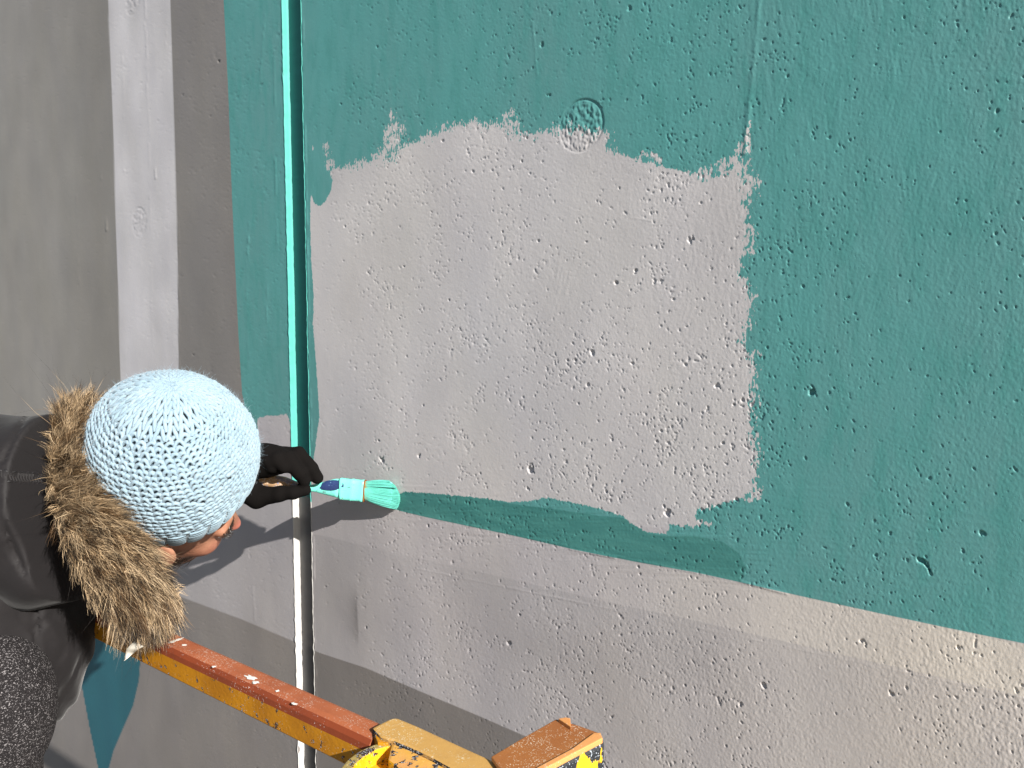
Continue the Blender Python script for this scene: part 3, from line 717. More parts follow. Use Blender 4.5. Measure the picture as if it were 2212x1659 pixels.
# ------------------------------------------------------------------ the painter
def cs(u, v, z): return dep(u, v, z)
def unit(v): v = np.asarray(v, float); return v/np.linalg.norm(v)
KC = cs(374, 985, 1.08)                        # centre of the knitted cap
HU = unit(cv(.24, .80, .55))                   # axis of the cap
KU = HU
HC_ = cs(385, 1076, 1.09)                      # centre of the head inside it, bent forward
HU = unit(cv(.60, .56, .57)); HF = cv(.60, -.32, -.72); HF = unit(HF-HU*(HF@HU))   # head up, and where the face looks
HS = np.cross(HF, HU)                          # her right side
if HS @ (CAM-HC_) < 0: HS = -HS
person = thing('person', 'painter in a pale blue knitted cap and black fur trimmed jacket leaning over the rail', 'person', (float(HC_[0]-.25), float(HC_[1]-.1), DZ))

# ---- poses (world points)
neck = cs(225, 1130, 1.14)
chest = cs(40, 1280, 1.20); waist = cs(-60, 1460, 1.20); pelvis = cs(-140, 1600, 1.20)
latv = unit(np.cross(unit(neck-pelvis), [0, 0, 1])); 
if latv @ (CAM-neck) < 0: latv = -latv         # towards the camera = her right
shR = neck*.45+chest*.55+latv*.13; shL = neck*.6+chest*.4-latv*.17
hand = wal(630, 1035, .105)
shL = cs(235, 1090, 1.27); elL = cs(335, 945, 1.41)
wrist = cs(535, 1038, 1.478)
elR = cs(0, 1350, 1.05); wrR = cs(-200, 1385, 1.08)
hipR = pelvis+latv*.09; hipL = pelvis-latv*.09
kneeR = np.array([hipR[0]+.02, hipR[1]+.02, DZ+.50]); kneeL = np.array([hipL[0]+.06, hipL[1]-.02, DZ+.50])
ankR = np.array([kneeR[0]-.05, kneeR[1]-.02, DZ+.09]); ankL = np.array([kneeL[0]-.03, kneeL[1]-.03, DZ+.09])
fwd2 = unit([.75, .6, 0])

# ---- body: head with a face, neck, trunk and limbs in one skin
axH = np.array([HS, HF, HU])
def hp_(s, f, u): return HC_+HS*s+HF*f+HU*u
def f_head(P):
    d = elli(P, hp_(0, -.018, .006), axH, (.070, .084, .082))
    d = smin(d, elli(P, hp_(0, .022, -.060), axH, (.060, .066, .082)), .03)       # face
    d = smin(d, elli(P, hp_(0, .052, -.118), axH, (.030, .026, .022)), .03)       # chin
    for s in (-1, 1):
        d = smin(d, elli(P, hp_(s*.034, .056, -.055), axH, (.024, .022, .020)), .02)   # cheekbone
        d = smin(d, cone(P, hp_(s*.058, -.012, -.085), hp_(s*.024, .050, -.125), .013, .012), .022)  # jaw
        d = smin(d, cone(P, hp_(s*.012, .080, -.012), hp_(s*.042, .068, -.012), .008, .008), .014)   # brow
        d = -smin(-d, np.linalg.norm(P-hp_(s*.031, .086, -.030), axis=1)-.012, .012)                # eye socket
        d = smin(d, elli(P, hp_(s*.074, -.008, -.042), np.array([unit(HS*1+HF*-.35*s*s), HF, HU]), (.007, .018, .030)), .008)  # ear
    d = smin(d, cone(P, hp_(0, .082, -.020), hp_(0, .106, -.062), .007, .011), .010)       # nose
    for s in (-1, 1): d = smin(d, np.linalg.norm(P-hp_(s*.011, .094, -.066), axis=1)-.007, .008)
    d = smin(d, elli(P, hp_(0, .083, -.090), axH, (.022, .009, .0055)), .006)
    d = smin(d, elli(P, hp_(0, .080, -.101), axH, (.019, .009, .006)), .006)
    return d
def f_body(P):
    d = f_head(P)
    d = smin(d, cone(P, hp_(0, -.03, -.06), neck, .046, .055), .03)
    d = smin(d, cone(P, neck, chest, .085, .115), .05)
    d = smin(d, cone(P, shL, shR, .055, .055), .06)
    d = smin(d, cone(P, chest, waist, .12, .105), .05); d = smin(d, cone(P, waist, pelvis, .105, .13), .05)
    for a, b, ra, rb in [(shL, elL, .042, .034), (elL, wrist, .032, .022), (shR, elR, .048, .038), (elR, wrR, .038, .026), (hipR, kneeR, .080, .055), (hipL, kneeL, .080, .055), (kneeR, ankR, .054, .036), (kneeL, ankL, .054, .036)]:
        d = smin(d, cone(P, a, b, ra, rb), .025)
    for a in (ankR, ankL): d = smin(d, cone(P, a-np.array([0, 0, .05]), a+fwd2*.15-np.array([0, 0, .065]), .036, .022), .03)
    for h_, dd_ in ((wrR, unit(wrR-elR)),):
        d = smin(d, cone(P, h_, h_+dd_*.08, .028, .034), .02)
        for k_ in range(4): d = np.minimum(d, cone(P, h_+dd_*.07+np.array([0, 0, .03-.02*k_]), h_+dd_*(.145-.012*abs(k_-1))+np.array([0, 0, .025-.02*k_])-latv*.03, .0095, .007))
        d = np.minimum(d, cone(P, h_+dd_*.03-latv*.03, h_+dd_*.09-latv*.06, .011, .009))
    return d
skin = mat('skin', (.42, .20, .13), .5, .45); g = N(skin)
skin.node_tree.nodes['Principled BSDF'].inputs['Subsurface Weight'].default_value = .0
sc1 = g.mix(g.ramp(g.noise(24, 4, .6), .3, .72), (.31, .150, .092), (.23, .098, .058))
sc1 = g.mix(g.attr('blush'), sc1, (.45, .13, .10))
wrk = g.noise(60, 3, .6, g.coord((1, 1, 2.2)))
g.out(sc1, .48, g.bump(g.math('ADD', wrk, g.math('MULTIPLY', g.noise(500, 2), .35)), .0016, .55))
Vh, Fh = nets(f_body, hp_(0, 0, 0)-.19-np.array([0, 0, .05]), hp_(0, 0, 0)+.17, .0030)
# the trunk and limbs are hidden by clothes: coarser, in the same mesh, joined at the neck
allp = np.array([pelvis, ankR, ankL, hand, wrR, neck])
Vb, Fb = nets(f_body, [allp[:, 0].min()-.3, allp[:, 1].min()-.3, DZ], [allp[:, 0].max()+.3, allp[:, 1].max()+.12, HC_[2]+.05], .014)
ncut = unit(HC_-neck); cutp = lambda V: (V-(neck*.62+HC_*.38))@ncut
fc = Vh[Fh].mean(1); Fh = Fh[(cutp(fc) > 0) & (np.linalg.norm(fc-HC_, axis=1) < .175)]
fb = Vb[Fb].mean(1); Fb = Fb[(cutp(fb) < .006) | (np.linalg.norm(fb-HC_, axis=1) > .17)]
V = np.concatenate([Vh, Vb]); F = np.concatenate([Fh, Fb+len(Vh)])
used = np.unique(F); remap = -np.ones(len(V), int); remap[used] = np.arange(len(used)); V = V[used]; F = remap[F]
body = raw('body', V, F, skin, person)
nd = np.linalg.norm(V-hp_(0, .108, -.062), axis=1); ck = np.linalg.norm(V-hp_(.04, .07, -.062), axis=1); ckl = np.linalg.norm(V-hp_(-.04, .07, -.062), axis=1); lp = np.linalg.norm((V-hp_(0, .09, -.095))/np.array([1, 1, 1]), axis=1)
attr(body, 'blush', np.clip(np.exp(-(nd/.016)**2)+.55*np.exp(-(ck/.022)**2)+.55*np.exp(-(ckl/.022)**2)+.9*np.exp(-(lp/.018)**2), 0, 1))
em = mat('eye_white', (.7, .68, .65), .2); g = N(em); 
pupil_d = g.attr('iris'); g.out(g.mix(g.ramp(pupil_d, .3, .32), (.02, .015, .012), g.mix(g.ramp(pupil_d, .62, .64), (.10, .05, .02), (.7, .68, .65))), .15)
for s in (-1, 1):
    c = hp_(s*.031, .0715, -.030)
    Ve, Fe = nets(lambda P: np.linalg.norm(P-c, axis=1)-.0118, c-.02, c+.02, .0028)
    eo = raw('eye', Ve, Fe, em, person); q = (Ve-c)/.0118; gz_ = unit(HF-HU*.5); attr(eo, 'iris', np.arccos(np.clip(q@gz_, -1, 1)))
    Vl, Fl = nets(lambda P: np.maximum(np.linalg.norm(P-c, axis=1)-.0132, -((P-c)@unit(HU*.9+HF*.35))+.0005), c-.02, c+.02, .0022)
    raw('eyelid', Vl, Fl, skin, person)

# ---- fibres: generic hair maker
def fibres(name, roots, dirs, length, wid, bend, mats, parent, seg=5, seed=1, curl=.15, tipcol=None):
    r = np.random.default_rng(seed); n = len(roots); t = np.linspace(0, 1, seg)[None, :, None]
    L = length[:, None, None]
    side = np.cross(dirs, r.standard_normal((n, 3))); side /= np.linalg.norm(side, axis=1, keepdims=True)
    P = roots[:, None]+dirs[:, None]*L*t+bend[:, None]*L*t**2+side[:, None]*L*curl*np.sin(t*3.0+r.uniform(0, 3, (n, 1, 1)))*t
    w = wid[:, None]*np.array([1, .95, .8, .55, .15] if seg == 5 else np.linspace(1, .2, seg))[None]
    V, F = ribbons(P, w, seed)
    o = raw(name, V, F, mats, parent, True)
    attr(o, 'along', np.repeat(np.repeat(t[0, :, 0][None], n, 0).ravel(), 2)); 
    attr(o, 'shade', np.repeat(r.random(n), seg*2))
    return o, P

# ---- hair and brows
hm = mat('dark_hair', (.016, .010, .007), .4, .5)
R_, rr_ = 420, np.random.default_rng(3)
a_ = rr_.uniform(.10, 1.25, R_)                      # from temple to nape on the near side
roots = np.array([hp_(.066-.012*max(0, t)**2, .058-.10*t, -.058-.006*t-.012*rr_.random()) for t in a_])
roots = np.array([hp_(.062+.012*(1-abs(2*t-.6)), .050-.095*t, -.040-.022*rr_.random()) for t in a_])
dirs = np.array([unit(-HU*(.75)+HF*(-.55+.3*rr_.standard_normal())+HS*(.18+.10*rr_.standard_normal())) for _ in a_])
fibres('hair', roots, dirs, rr_.uniform(.012, .040, R_), np.full(R_, .0006), -HF[None]*.3-HU[None]*.15+np.zeros((R_, 3)), hm, person, seed=4, curl=.08)
nb = 160
for s in (-1, 1):
    t = rr_.random(nb); rt = np.array([hp_(s*(.016+.034*k), .083-.016*k*k, -.010+.003*rr_.standard_normal()+.004*k) for k in t])
    fibres('eyebrow', rt, np.array([unit(HS*s+HF*.2+HU*.2*rr_.standard_normal()) for _ in t]), np.full(nb, .010), np.full(nb, .0006), np.zeros((nb, 3)), hm, person, seed=6)
    t = rr_.random(70); rt = np.array([hp_(s*(.031+.022*(k-.5)), .0835-.006*(2*k-1)**2, -.031) for k in t])
    fibres('eyelashes', rt, np.array([unit(HF+HU*(-.15)+HS*s*.3*(k-.3)) for k in t]), np.full(70, .010), np.full(70, .0005), HU[None]*.35+np.zeros((70, 3)), hm, person, seed=7)

# ---- knitted cap
RB, RBu = .1165, .1265
ex_ = unit(HS-KU*(HS@KU)); ey_ = np.cross(KU, ex_); azF = math.atan2(HF@ey_, HF@ex_)
def capP(psi, az, off=0.0):
    """psi latitude from the widest ring, az around; off = proud of the surface"""
    psi = np.asarray(psi, float); az = np.asarray(az, float)
    rim_ = R(-33)+R(14)*np.cos(az-azF); psi = R(90)-(R(90)-psi)*(R(90)-rim_)/R(123)
    sp = np.sin(psi); cp = np.cos(psi)
    r_ = (RB+off)*np.sign(cp)*np.abs(cp)**np.where(psi > 0, 1.12, .9)
    u_ = (RBu+off)*np.where(sp > 0, sp*1.02, sp)
    slump = .003*np.sin(2*az+.6)+.003*np.sin(3*az+1.9)+.0015*np.sin(5*az)
    r_ = r_+slump*np.clip(cp, 0, 1)
    u_ = u_ - .004*np.exp(-((psi-1.57)/.25)**2)
    d = ex_*np.cos(az)[..., None]+ey_*np.sin(az)[..., None]
    return KC+d*r_[..., None]+KU*u_[..., None]
wool = mat('pale_blue_wool', (.26, .37, .45), .85, .15); g = N(wool)
wc = g.mix(g.ramp(g.noise(40, 4, .6), .3, .7), (.225, .312, .366), (.265, .352, .405))
wc = g.mix(g.ramp(g.noise(900, 2), .3, .7), g.mix(1, wc, (.86, .88, .92), 'MULTIPLY'), wc)
g.out(wc, .85, g.bump(g.noise(700, 3, .6), .0006, .7))
g.b.inputs['Sheen Weight'].default_value = .25; g.b.inputs['Sheen Roughness'].default_value = .4
lin = mat('shaded_wool_backing', (.085, .13, .17), .95, .1)
# backing, coloured dark so the gaps between stitches look shaded
PS, AZ = np.meshgrid(np.linspace(R(-35), R(89.5), 40), np.linspace(0, 2*math.pi, 97)[:-1], indexing='ij')
V = capP(PS, AZ, -.0042).reshape(-1, 3); i = np.arange(39)[:, None]*96; j = np.arange(96)[None]
F = np.stack([i+j, i+(j+1) % 96, i+96+(j+1) % 96, i+96+j], -1).reshape(-1, 4)
cap_o = raw('knitted_cap', V, F, lin, person); cap_o['label'] = 'pale blue chunky knitted cap'
paths = []; rads = []
rk = np.random.default_rng(11)
def stitch_row(psi, n, phase, dpsi, rad, k=7):
    az0 = phase+np.arange(n)*2*math.pi/n; w = 2*math.pi/n
    prof = [(-.62, -.50, -.6), (-.46, -.10, .2), (-.24, .26, .8), (0, .38, 1.0), (.24, .26, .8), (.46, -.10, .2), (.62, -.50, -.6)]
    jit = rk.normal(0, 1.35, (n, 3))
    sl_ = .16 if phase > 1 else -.10
    pts = np.empty((n, 7, 3))
    for q, (a, b, c) in enumerate(prof):
        pts[:, q] = capP(psi+dpsi*(b*(1+.12*jit[:, 0])+.07*jit[:, 1]+.10*a*jit[:, 2]), az0+w*(a+.06*jit[:, 1]), .0011*c+.0004*jit[:, 0])
    paths.append(pts); rads.append(np.repeat((rad*(1+.07*rk.normal(0, 1, n)))[:, None], 7, 1)*np.array([.8, .95, 1.08, 1.12, 1.08, .95, .8])[None])
psi = -19.0; row = 0
while psi < 52:
    d_ = 3.25
    n = 80 if psi < 30 else (62 if psi < 44 else 46)
    tilt = 0
    stitch_row(R(psi), n, (row % 2)*math.pi/n+.02*row, R(d_)*1.12, .0026)
    psi += d_; row += 1
# crown: radial, slanting stitches gathered to the middle
def radial(ps0, ps1, n, rad, sl=.35, ph=0.0):
    az0 = np.arange(n)*2*math.pi/n+ph
    for sgn in (-1, 1):
        t = np.linspace(0, 1, 7)
        pts = np.empty((n, 7, 3)); w = 2*math.pi/n
        for q, tt in enumerate(t):
            pts[:, q] = capP(R(ps0+(ps1-ps0)*tt)+rk.normal(0, .004, n), az0+sgn*w*sl*(1-tt)+sgn*.06*w, .0022*math.sin(math.pi*(.15+.7*tt))+rk.normal(0, .0003, n))
        paths.append(pts); rads.append(np.full((n, 7), rad)*np.array([.7, 1, 1.1, 1.1, 1.05, .95, .8])[None])
for (a0, a1, nn) in [(48, 57, 30), (53.5, 62.5, 30), (59, 68, 24), (64.5, 73.5, 24), (70, 79, 16), (75.5, 85, 16), (82, 90, 11)]:
    radial(a0, a1, nn, .0026 if nn > 12 else .0024, .40, rk.uniform(0, .05))
V, F = tubes(np.concatenate(paths), np.concatenate(rads), 6)
st_o = raw('stitches', V, F, wool, cap_o); st_o['kind'] = 'stuff'
SP = np.concatenate(paths)
# ribbed band: blocks of stacked cords
nb_ = 26; paths2 = []; rads2 = []
for b in range(nb_):
    a0 = 2*math.pi*b/nb_+.06
    for rr in range(7):
        ps_ = R(-35.5+2.45*rr)
        az_ = np.linspace(a0-.100, a0+.100, 7)+rk.normal(0, .003)
        wv = .0007*np.sin(np.linspace(0, 9, 7)+rk.uniform(0, 6))
        paths2.append(capP(ps_+wv*5+rk.normal(0, .004), az_, .0012+.0016*np.cos(np.linspace(-1.35, 1.35, 7)))); rads2.append(np.full(7, .0021)*np.array([.8, 1, 1.05, 1.08, 1.05, 1, .8]))
    for sgn in (-1, 1):
        ps_ = np.linspace(R(-36), R(-19.5), 7)
        paths2.append(capP(ps_, a0+math.pi/nb_+sgn*.011+.004*np.sin(np.linspace(0, 16, 7)), -.0006+.0006*np.sin(np.linspace(0, 20, 7)))); rads2.append(np.full(7, .0026))
V, F = tubes(np.array(paths2), np.array(rads2), 6)
raw('ribbed_band', V, F, wool, cap_o)
# loose wool fuzz
nf = 7000; sel = SP[rk.integers(0, len(SP), nf), rk.integers(1, 6, nf)]; nrm = sel-KC; nrm /= np.linalg.norm(nrm, axis=1, keepdims=True)
dr = nrm*.8+rk.normal(0, .8, (nf, 3)); dr /= np.linalg.norm(dr, axis=1, keepdims=True)
fo, _ = fibres('wool_fuzz', sel+nrm*.002, dr, rk.uniform(.003, .008, nf), np.full(nf, .00018), rk.normal(0, .5, (nf, 3)), wool, cap_o, seed=12, curl=.4); fo['kind'] = 'stuff'

# ---- jacket
nyl = mat('black_nylon', (.011, .010, .0108), .42, .20); g = N(nyl)
g.out((.0115, .0102, .0108), g.ramp(g.noise(7, 3), .3, .7, .68, .80), g.bump(g.math('ADD', g.math('MULTIPLY', g.noise(18, 3, .5), 1.0), g.math('MULTIPLY', g.noise(1400, 1), .004)), .006, .4))
g.b.inputs['Sheen Weight'].default_value = .12; g.b.inputs['Sheen Roughness'].default_value = .35
def pn(P, k, s=0):                         # cheap folds
    return np.sin(P[:, 0]*k[0]+P[:, 1]*k[1]+P[:, 2]*k[2]+s)
axC = np.array([RT, UP, -FW])
hoodc = cs(30, 1085, 1.07)
def imgxy(P):
    q = P-CAM; z = q@FW; return 1106+FPX*(q@RT)/z, 829.5-FPX*(q@UP)/z
def f_hood(P):
    d = elli(P, hoodc, axC, (.155, .120, .12))
    d = smin(d, elli(P, cs(120, 1060, 1.06), axC, (.060, .100, .105)), .05)
    d = smin(d, elli(P, cs(110, 1215, 1.055), axC, (.080, .060, .085)), .05)
    d = smin(d, elli(P, cs(-90, 1050, 1.13), axC, (.12, .095, .11)), .10)
    u, v = imgxy(P)
    near = np.clip(((CAM-P)@(-FW)*-1), 0, 1)
    # gathered seam and folds
    seam = np.exp(-((v-1026-8*np.sin(u*.02))/5.0)**2)-.9*np.exp(-((v-1013-8*np.sin(u*.02))/3.2)**2)-.9*np.exp(-((v-1040-8*np.sin(u*.02))/3.2)**2)
    d -= .0022*seam
    env = np.exp(-(np.abs(v-1026)/52)**1.3)
    d -= .0017*env*np.sin(u*.46+.4*np.sin(v*.05))*np.clip((u+20)/60, 0, 1)
    d -= .0028*np.sin((u*.55+v*.24)*.075+1.2*np.sin(v*.011))*np.clip((v-880)/120, .2, 1)
    cr = np.exp(-((u-(8+.32*(v-1130))-.0011*(v-1130)**2)/6)**2)*sst(v, 1110, 1150)*(1-sst(v, 1235, 1260)); d += .0060*cr
    cr2 = np.exp(-(((u-45)+.52*(v-920))/5)**2)*(v < 1000)*(v > 900); d += .0035*cr2
    cr3 = np.exp(-((u-40-.25*(v-1060))/4)**2)*sst(v, 1040, 1060)*(1-sst(v, 1120, 1160)); d += .003*cr3
    # flat cut along the hood's opening and its lower hem
    return np.maximum(d, (P-cs(132, 1050, 1.06))@unit(cv(.97, .16, .05)+HU*0)-.004+.0)
Vh, Fh = nets(f_hood, hoodc-.30, hoodc+.26, .0052)
hood = raw('hood', Vh, Fh, nyl, person)
def f_jack(P):
    d = cone(P, neck-unit(neck-chest)*.03, chest, .085, .125)
    d = smin(d, cone(P, shL, shR, .070, .070), .06)
    d = smin(d, cone(P, chest, waist, .125, .125), .05); d = smin(d, cone(P, waist, pelvis+np.array([0, 0, .06]), .125, .14), .05)
    d = smin(d, elli(P, cs(70, 1375, 1.10), axC, (.082, .100, .09)), .03)
    d = smin(d, elli(P, cs(78, 1465, 1.12), axC, (.062, .078, .07)), .03)
    d = smin(d, cone(P, shR, elR, .075, .062), .04)
    d = smin(d, cone(P, elR, wrR, .062, .050), .03)
    sl = cone(P, shL, elL, .064, .052); sl = smin(sl, cone(P, elL, wrist-unit(wrist-elL)*.02, .052, .036), .03); sl -= .003*pn(P, (60, 20, 90))
    d = smin(d, sl, .03)
    u, v = imgxy(P)
    d -= .0022*np.sin(u*.050+v*.020+1.4*np.sin(v*.016))*sst(v, 1230, 1320)
    d -= .0016*np.sin(u*.11-v*.045+1.1*np.sin(v*.03))*sst(u, 20, 110)
    d += .007*np.exp(-((u-78-.02*(v-1330))/5)**2)*sst(v, 1290, 1320)*(1-sst(v, 1400, 1440))
    d -= .003*np.exp(-((u-90)/5)**2)*sst(v, 1290, 1320)*(1-sst(v, 1400, 1440))
    for (a, b, c, w_) in [(38, 1300, .5, 6), (60, 1352, 1.2, 5), (112, 1330, -.8, 6), (140, 1400, -1.9, 5), (118, 1470, -2.4, 5), (120, 1520, -2.0, 4), (165, 1440, -2.4, 4)]:
        q = (v-b)-c*(u-a); d += .004*np.exp(-(q/(w_*math.hypot(1, c)))**2)*np.exp(-((v-b)/34)**2)
    return d
lo = np.minimum(np.minimum(pelvis, shL), np.minimum(elL, wrR))-.24; hi = np.maximum(np.maximum(hand, shR), neck)+.16
lo[2] = pelvis[2]-.10; hi[2] = neck[2]+.10
Vj, Fj = nets(f_jack, lo, hi, .0068)
jk = raw('jacket', Vj, Fj, nyl, person);
def hit(f, u, v, z0, z1):
    z = np.linspace(z0, z1, 160); P = np.array([cs(u, v, q) for q in z]); d = f(P); k = np.argmax(d < 0)
    return P[k] if d[k] < 0 else None
thr_m = mat('seam_thread', (.010, .009, .010), .6)
for dv_, ph_ in ((-11, 0), (12, 1.3)):
    pts = [hit(f_hood, u_, 1026+dv_+7*math.sin(u_*.02)+1.5*math.sin(u_*.5+ph_), .80, 1.2) for u_ in range(-90, 126, 3)]
    pts = np.array([p_ for p_ in pts if p_ is not None]); V_, F_ = tubes(pts[None], (.0012+.0005*np.sin(np.arange(len(pts))*1.9))[None], 6); raw('seam', V_, F_, thr_m, hood)
pk = []
for u_ in range(-80, 124, 6):
    a = hit(f_hood, u_, 1017+7*math.sin(u_*.02), .80, 1.2); b = hit(f_hood, u_+2, 1035+7*math.sin(u_*.02), .80, 1.2)
    if a is not None and b is not None: pk.append([a, (a+b)/2+cv(0, 0, .0022), b])
V_, F_ = tubes(np.array(pk), np.full((len(pk), 3), .0016), 6); so_ = raw('gathers', V_, F_, nyl, hood); so_['kind'] = 'stuff'
jk['label'] = 'black nylon winter jacket'

# ---- tweed trousers and boots
tw = mat('black_and_white_tweed', (.02, .02, .02), .85, .2); g = N(tw)
v1 = g.noise(330, 2, .7, g.coord((1, 1, 1.9), (0.5, .3, 0))); v2 = g.noise(420, 2, .7, g.coord((1.8, 1, 1), (0, .4, .5)))
fl = g.math('MAXIMUM', g.ramp(v1, .60, .66), g.ramp(v2, .61, .67))
g.out(g.mix(fl, g.mix(g.noise(60), (.008, .007, .008), (.022, .019, .020)), (.26, .245, .25)), .85, g.bump(g.math('ADD', v1, v2), .003, 1))
def f_trou(P):
    d = cone(P, pelvis+np.array([0, 0, .03]), pelvis-np.array([0, 0, .05]), .135, .13)
    d = smin(d, elli(P, cs(-32, 1545, .99), axC, (.082, .112, .09)), .03)
    d = smin(d, cone(P, cs(-75, 1610, 1.02), kneeR+np.array([-.04, -.05, 0]), .080, .070), .03)
    for a, b, ra, rb in [(hipR, kneeR, .095, .07), (hipL, kneeL, .095, .07), (kneeR, ankR, .068, .048), (kneeL, ankL, .068, .048)]: d = smin(d, cone(P, a, b, ra, rb), .02)
    d -= .0012*pn(P, (40, 20, 55))*.5
    return np.maximum(d, (DZ+.10)-P[:, 2])
lo = np.minimum(np.minimum(ankR, ankL), pelvis)-.22; hi = np.maximum(np.maximum(kneeL, kneeR), pelvis)+.26; lo = np.minimum(lo, cs(-32, 1545, .99)-.17); hi = np.maximum(hi, cs(-32, 1545, .99)+.17); lo[2] = DZ+.06; hi[2] = H-.35
Vt, Ft = nets(f_trou, lo, hi, .009)
raw('trousers', Vt, Ft, tw, person)
bt = mat('boot_leather', (.02, .016, .013), .5)
for a in (ankR, ankL):
    def f_boot(P, a=a):
        d = cone(P, a+np.array([0, 0, .09]), a-np.array([0, 0, .03]), .058, .052)
        d = smin(d, cone(P, a-fwd2*.03-np.array([0, 0, .045]), a+fwd2*.16-np.array([0, 0, .055]), .044, .038), .03)
        return np.maximum(d, DZ+.001-P[:, 2])
    Vb_, Fb_ = nets(f_boot, a-np.array([.2, .2, .11]), a+np.array([.28, .28, .18]), .008)
    raw('boot', Vb_, Fb_, bt, person)

# ---- glove
kn = mat('black_knit_glove', (.0042, .0036, .0034), .95, .08); g = N(kn)
g.out((.0045, .0038, .0036), .95, g.bump(g.noise(900, 3), .0008, .8))
def c2(x, y, z): return cs((900+.3617*x)*.54861, (1650+.3617*y)*.54861, z)      # pixel of the enlarged hand view
zh = 1.470
def f_glove(P):
    d = elli(P, c2(500, 455, zh+.004), axC, (.046, .025, .030))
    d = smin(d, elli(P, c2(420, 440, zh), axC, (.026, .023, .028)), .02)
    d = smin(d, cone(P, c2(230, 440, zh-.01), c2(420, 450, zh), .030, .029), .02)      # heel to wrist
    fing = [([(640, 385), (760, 385), (905, 540), (962, 640)], [zh+.010, zh+.004, zh-.004, zh+.002], [.0160, .0150, .0132, .0122]),
            ([(520, 400), (640, 430), (770, 590), (825, 668)], [zh-.010, zh-.018, zh-.020, zh-.010], [.0160, .0152, .0132, .0118]),
            ([(440, 410), (520, 440), (600, 520), (560, 545)], [zh-.018, zh-.030, zh-.028, zh-.014], [.0140, .0128, .0115, .0105]),
            ([(400, 440), (440, 470), (470, 520), (430, 540)], [zh-.016, zh-.030, zh-.026, zh-.012], [.0130, .0115, .0105, .0095])]
    for pts, zz, rr in fing:
        f = None
        for k in range(3):
            q = cone(P, c2(*pts[k], zz[k]), c2(*pts[k+1], zz[k+1]), rr[k], rr[k+1]); f = q if f is None else smin(f, q, .004)
        d = smin(d, f, .0075)
    t = cone(P, c2(170, 720, zh+.01), c2(310, 850, zh+.008), .020, .0205); t = smin(t, cone(P, c2(310, 850, zh+.008), c2(560, 815, zh-.006), .0205, .0150), .012)
    t = smin(t, cone(P, c2(560, 815, zh-.006), c2(700, 800, zh-.010), .0150, .0125), .006); t = smin(t, cone(P, c2(700, 800, zh-.010), c2(835, 775, zh-.004), .0125, .0115), .006)
    t = smin(t, cone(P, c2(110, 560, zh+.012), c2(180, 760, zh+.01), .022, .022), .02)
    d = smin(d, t, .009)
    cf = cone(P, c2(230, 480, zh-.005), wrist-unit(wrist-elL)*.03, .031, .034); d = smin(d, cf, .02)
    u, v = imgxy(P)
    d -= .0005*np.sin(u*.16+v*.07)
    return d
gc_ = c2(520, 600, zh)
Vg, Fg = nets(f_glove, gc_-.15, gc_+.12, .0027)
gl = raw('glove', Vg, Fg, kn, person)
def f_g2(P):
    dd_ = unit(wrR-elR); d = cone(P, wrR-dd_*.04, wrR+dd_*.08, .034, .040)
    for k_ in range(4): d = smin(d, cone(P, wrR+dd_*.07+np.array([0, 0, .033-.022*k_]), wrR+dd_*(.155-.012*abs(k_-1))+np.array([0, 0, .028-.022*k_])-latv*.03, .0125, .010), .003)
    return smin(d, cone(P, wrR+dd_*.03-latv*.03, wrR+dd_*.09-latv*.062, .014, .012), .01)
Vg, Fg = nets(f_g2, wrR-.2, wrR+.2, .006); raw('glove', Vg, Fg, kn, person)

# ---- fur trim round the hood
furm = mat('faux_fur', (.3, .2, .1), .5, .35); g = N(furm)
al = g.attr('along'); sh = g.attr('shade'); ct = g.attr('clump')
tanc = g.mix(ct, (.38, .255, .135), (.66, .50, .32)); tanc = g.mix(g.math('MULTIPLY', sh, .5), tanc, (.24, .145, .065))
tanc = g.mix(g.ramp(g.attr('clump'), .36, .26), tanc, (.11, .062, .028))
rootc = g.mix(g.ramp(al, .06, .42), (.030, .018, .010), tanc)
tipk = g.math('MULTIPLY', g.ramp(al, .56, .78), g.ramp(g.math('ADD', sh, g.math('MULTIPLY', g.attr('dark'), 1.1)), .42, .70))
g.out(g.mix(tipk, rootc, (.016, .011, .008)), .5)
core_m = mat('fur_backing', (.035, .022, .012), .95, .1)
CTRL = [ # u, v, z, flow (right, up, towards viewer), length, tube radius
 (172, 905, 1.120, (.25, .95, .1), .034, .018), (158, 950, 1.060, (.45, .75, .3), .034, .018), (152, 1015, 1.010, (.60, .40, .45), .032, .017),
 (162, 1080, .975, (.75, .25, .45), .036, .019), (184, 1135, .950, (.85, -.05, .4), .042, .022), (214, 1176, .935, (.80, -.25, .35), .040, .026),
 (250, 1218, .940, (.72, -.40, .35), .038, .027), (286, 1256, .955, (.52, -.68, .3), .034, .027), (314, 1292, .985, (.15, -.92, .25), .032, .026),
 (320, 1290, 1.040, (.15, -.9, .0), .034, .024), (315, 1235, 1.110, (.2, -.7, -.3), .034, .020), (295, 1150, 1.180, (.2, -.3, -.6), .034, .020),
 (255, 1040, 1.220, (.3, .3, -.8), .034, .020), (205, 945, 1.190, (.2, .8, -.5), .034, .018)]
nC = len(CTRL); cp_ = np.array([cs(*c[:3]) for c in CTRL]); fl_v = np.array([unit(cv(*c[3])) for c in CTRL]); ln_ = np.array([c[4] for c in CTRL]); tr_ = np.array([c[5] for c in CTRL])
def cr_(A, t):                               # closed Catmull-Rom
    t = np.asarray(t) % nC; i = np.floor(t).astype(int); f = t-i
    a, b, c, d = A[(i-1) % nC], A[i % nC], A[(i+1) % nC], A[(i+2) % nC]
    if A.ndim > 1: f = f[:, None]
    return .5*((2*b)+(-a+c)*f+(2*a-5*b+4*c-d)*f*f+(-a+3*b-3*c+d)*f**3)
